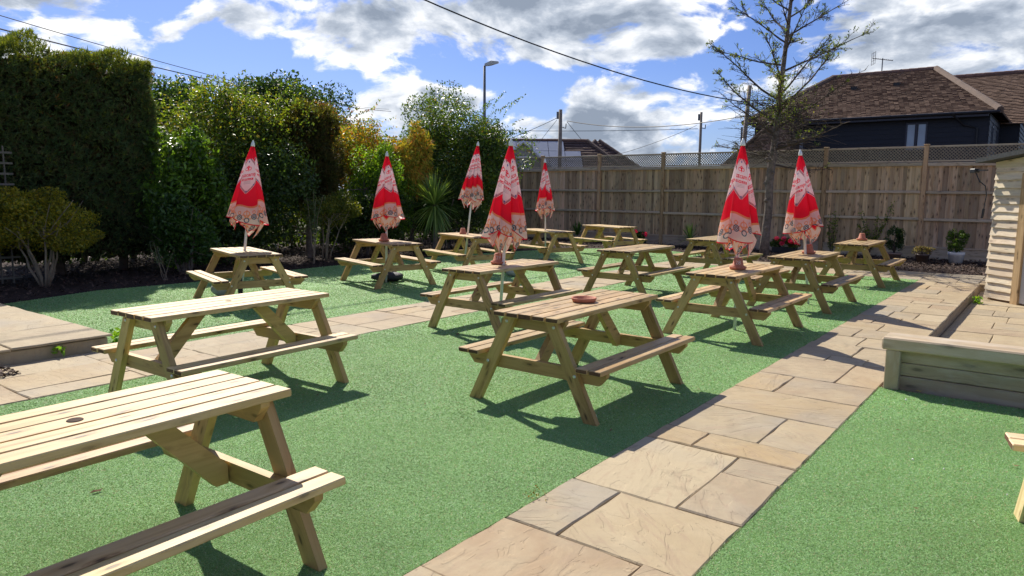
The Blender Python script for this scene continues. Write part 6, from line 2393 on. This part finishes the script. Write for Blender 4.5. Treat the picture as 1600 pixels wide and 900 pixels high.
bare_tree()

# ------------------------------------------------------------------ small things on the ground
def fallen(x, y, label, col, seed, ln=0.05):
    r = random.Random(seed)
    v = [(-ln, 0, 0.004), (-ln * .3, ln * .35, 0.012), (ln * .6, ln * .3, 0.006), (ln, 0, 0.016), (ln * .5, -ln * .3, 0.004), (-ln * .4, -ln * .32, 0.010), (0, 0, 0.002)]
    f = [(6, i, (i + 1) % 6) for i in range(6)]
    mt = bpy.data.materials.get('fallen_leaf_%s' % col[0]) or simple('fallen_leaf_%s' % col[0], col[1], 0.8, bmp=0)
    ob('fallen_leaf', mesh_from('fallen_leaf', v, f, [mt]), None, (x, y, 0.004), (0, 0, r.uniform(0, 6)), label, 'leaf')


fallen(-2.25, 3.70, 'long brown dead leaf on the lawn between the nearest table top and its bench', ('brown', (0.23, 0.13, 0.06)), 1, 0.035)
fallen(3.39, 5.79, 'yellow fallen leaf on the right lawn in the shade of the sleeper wall', ('yellow', (0.50, 0.36, 0.12)), 2, 0.03)
fallen(-0.62, 8.05, 'dark curled leaf on the lawn before the many-fold parasol table', ('brown', (0.23, 0.13, 0.06)), 3, 0.04)
fallen(0.62, 5.05, 'white blossom scrap on the lawn before the saucer table', ('white', (0.7, 0.68, 0.6)), 4, 0.018)


def weed(x, y, z, label, seed, n=60, hgt=0.10, sz=0.05, cols=((0.10, 0.22, 0.03), (0.14, 0.26, 0.04))):
    o = thing('weed', label, 'weed', (x, y, z))
    r = random.Random(seed)
    L_ = np.array([(r.gauss(0, .03), r.gauss(0, .03), r.uniform(0.01, hgt)) for _ in range(n)])
    V, F = leaves(L_, sz, 0.45)
    ob('foliage', mesh_np('foliage', V, F, M_LEAF, np.repeat(tint(n, cols, [1, 1]), 4, axis=0)), o)


weed(-4.22, 7.55, 0.0, 'green weed growing at the corner of the stone terrace', 1, 46, 0.16, 0.07)
weed(-4.42, 6.82, 0.03, 'small bright weed growing from the riser of the stone terrace', 2, 26, 0.08, 0.06)
weed(0.13, 3.69, 0.0, 'tiny brown weed tuft at the edge between the lawn and the near paving', 3, 24, 0.03, 0.02, ((0.14, 0.09, 0.04), (0.12, 0.12, 0.04)))
weed(7.55, 11.5, -0.13, 'weedy tuft at the corner of the timber shed', 4, 70, 0.12, 0.06)
b = MB()
r = random.Random(8)
for k in range(110):
    s_, t_ = r.uniform(1.0, 15), r.choice((r.uniform(-6.2, -2.2), r.uniform(-1.0, 2.5) if r.random() < .5 else r.uniform(-12, -7.6)))
    if t_ > -1.1 and s_ > 6.4:
        continue
    if t_ < -7.5 and s_ < 3.4:
        continue
    p = P(s_, t_, 0.014)
    a_ = r.uniform(0, 6.28)
    l_ = r.uniform(.008, .022)
    dx_, dy_ = Vector((math.cos(a_), math.sin(a_), 0)) * l_, Vector((-math.sin(a_), math.cos(a_), .3)) * l_ * .4
    b.add([p - dx_, p - dy_ * .6, p + dx_ + Vector((0, 0, l_ * .5)), p + dy_], [(0, 1, 2, 3)])
ob('leaf_litter', b.mesh('leaf_litter', simple('dry_leaf', (0.22, 0.13, 0.06), 0.8, var=.4, bmp=0)), kind='stuff', label='small dry leaf fragments scattered over the lawns', cat='litter')
# pale pebbles and scraps scattered on the right lawn
b = MB()
r = random.Random(31)
for k in range(26):
    s_, t_ = r.uniform(1.5, 6.3), r.uniform(-1.0, 3)
    p = P(s_, t_, 0.02)
    q = r.uniform(.004, .010)
    v, f = tube([p, p + Vector((q, q, q * .8))], [q, q * .6], 5)
    b.add(v, f)
ob('litter_scraps', b.mesh('litter_scraps', M_WHITE), kind='stuff', label='tiny pale scraps scattered over the right lawn', cat='litter')

# ------------------------------------------------------------------ render settings
SC.cycles.max_bounces = 8
SC.cycles.diffuse_bounces = 3
SC.cycles.transparent_max_bounces = 8
print('objects', len(SC.objects))
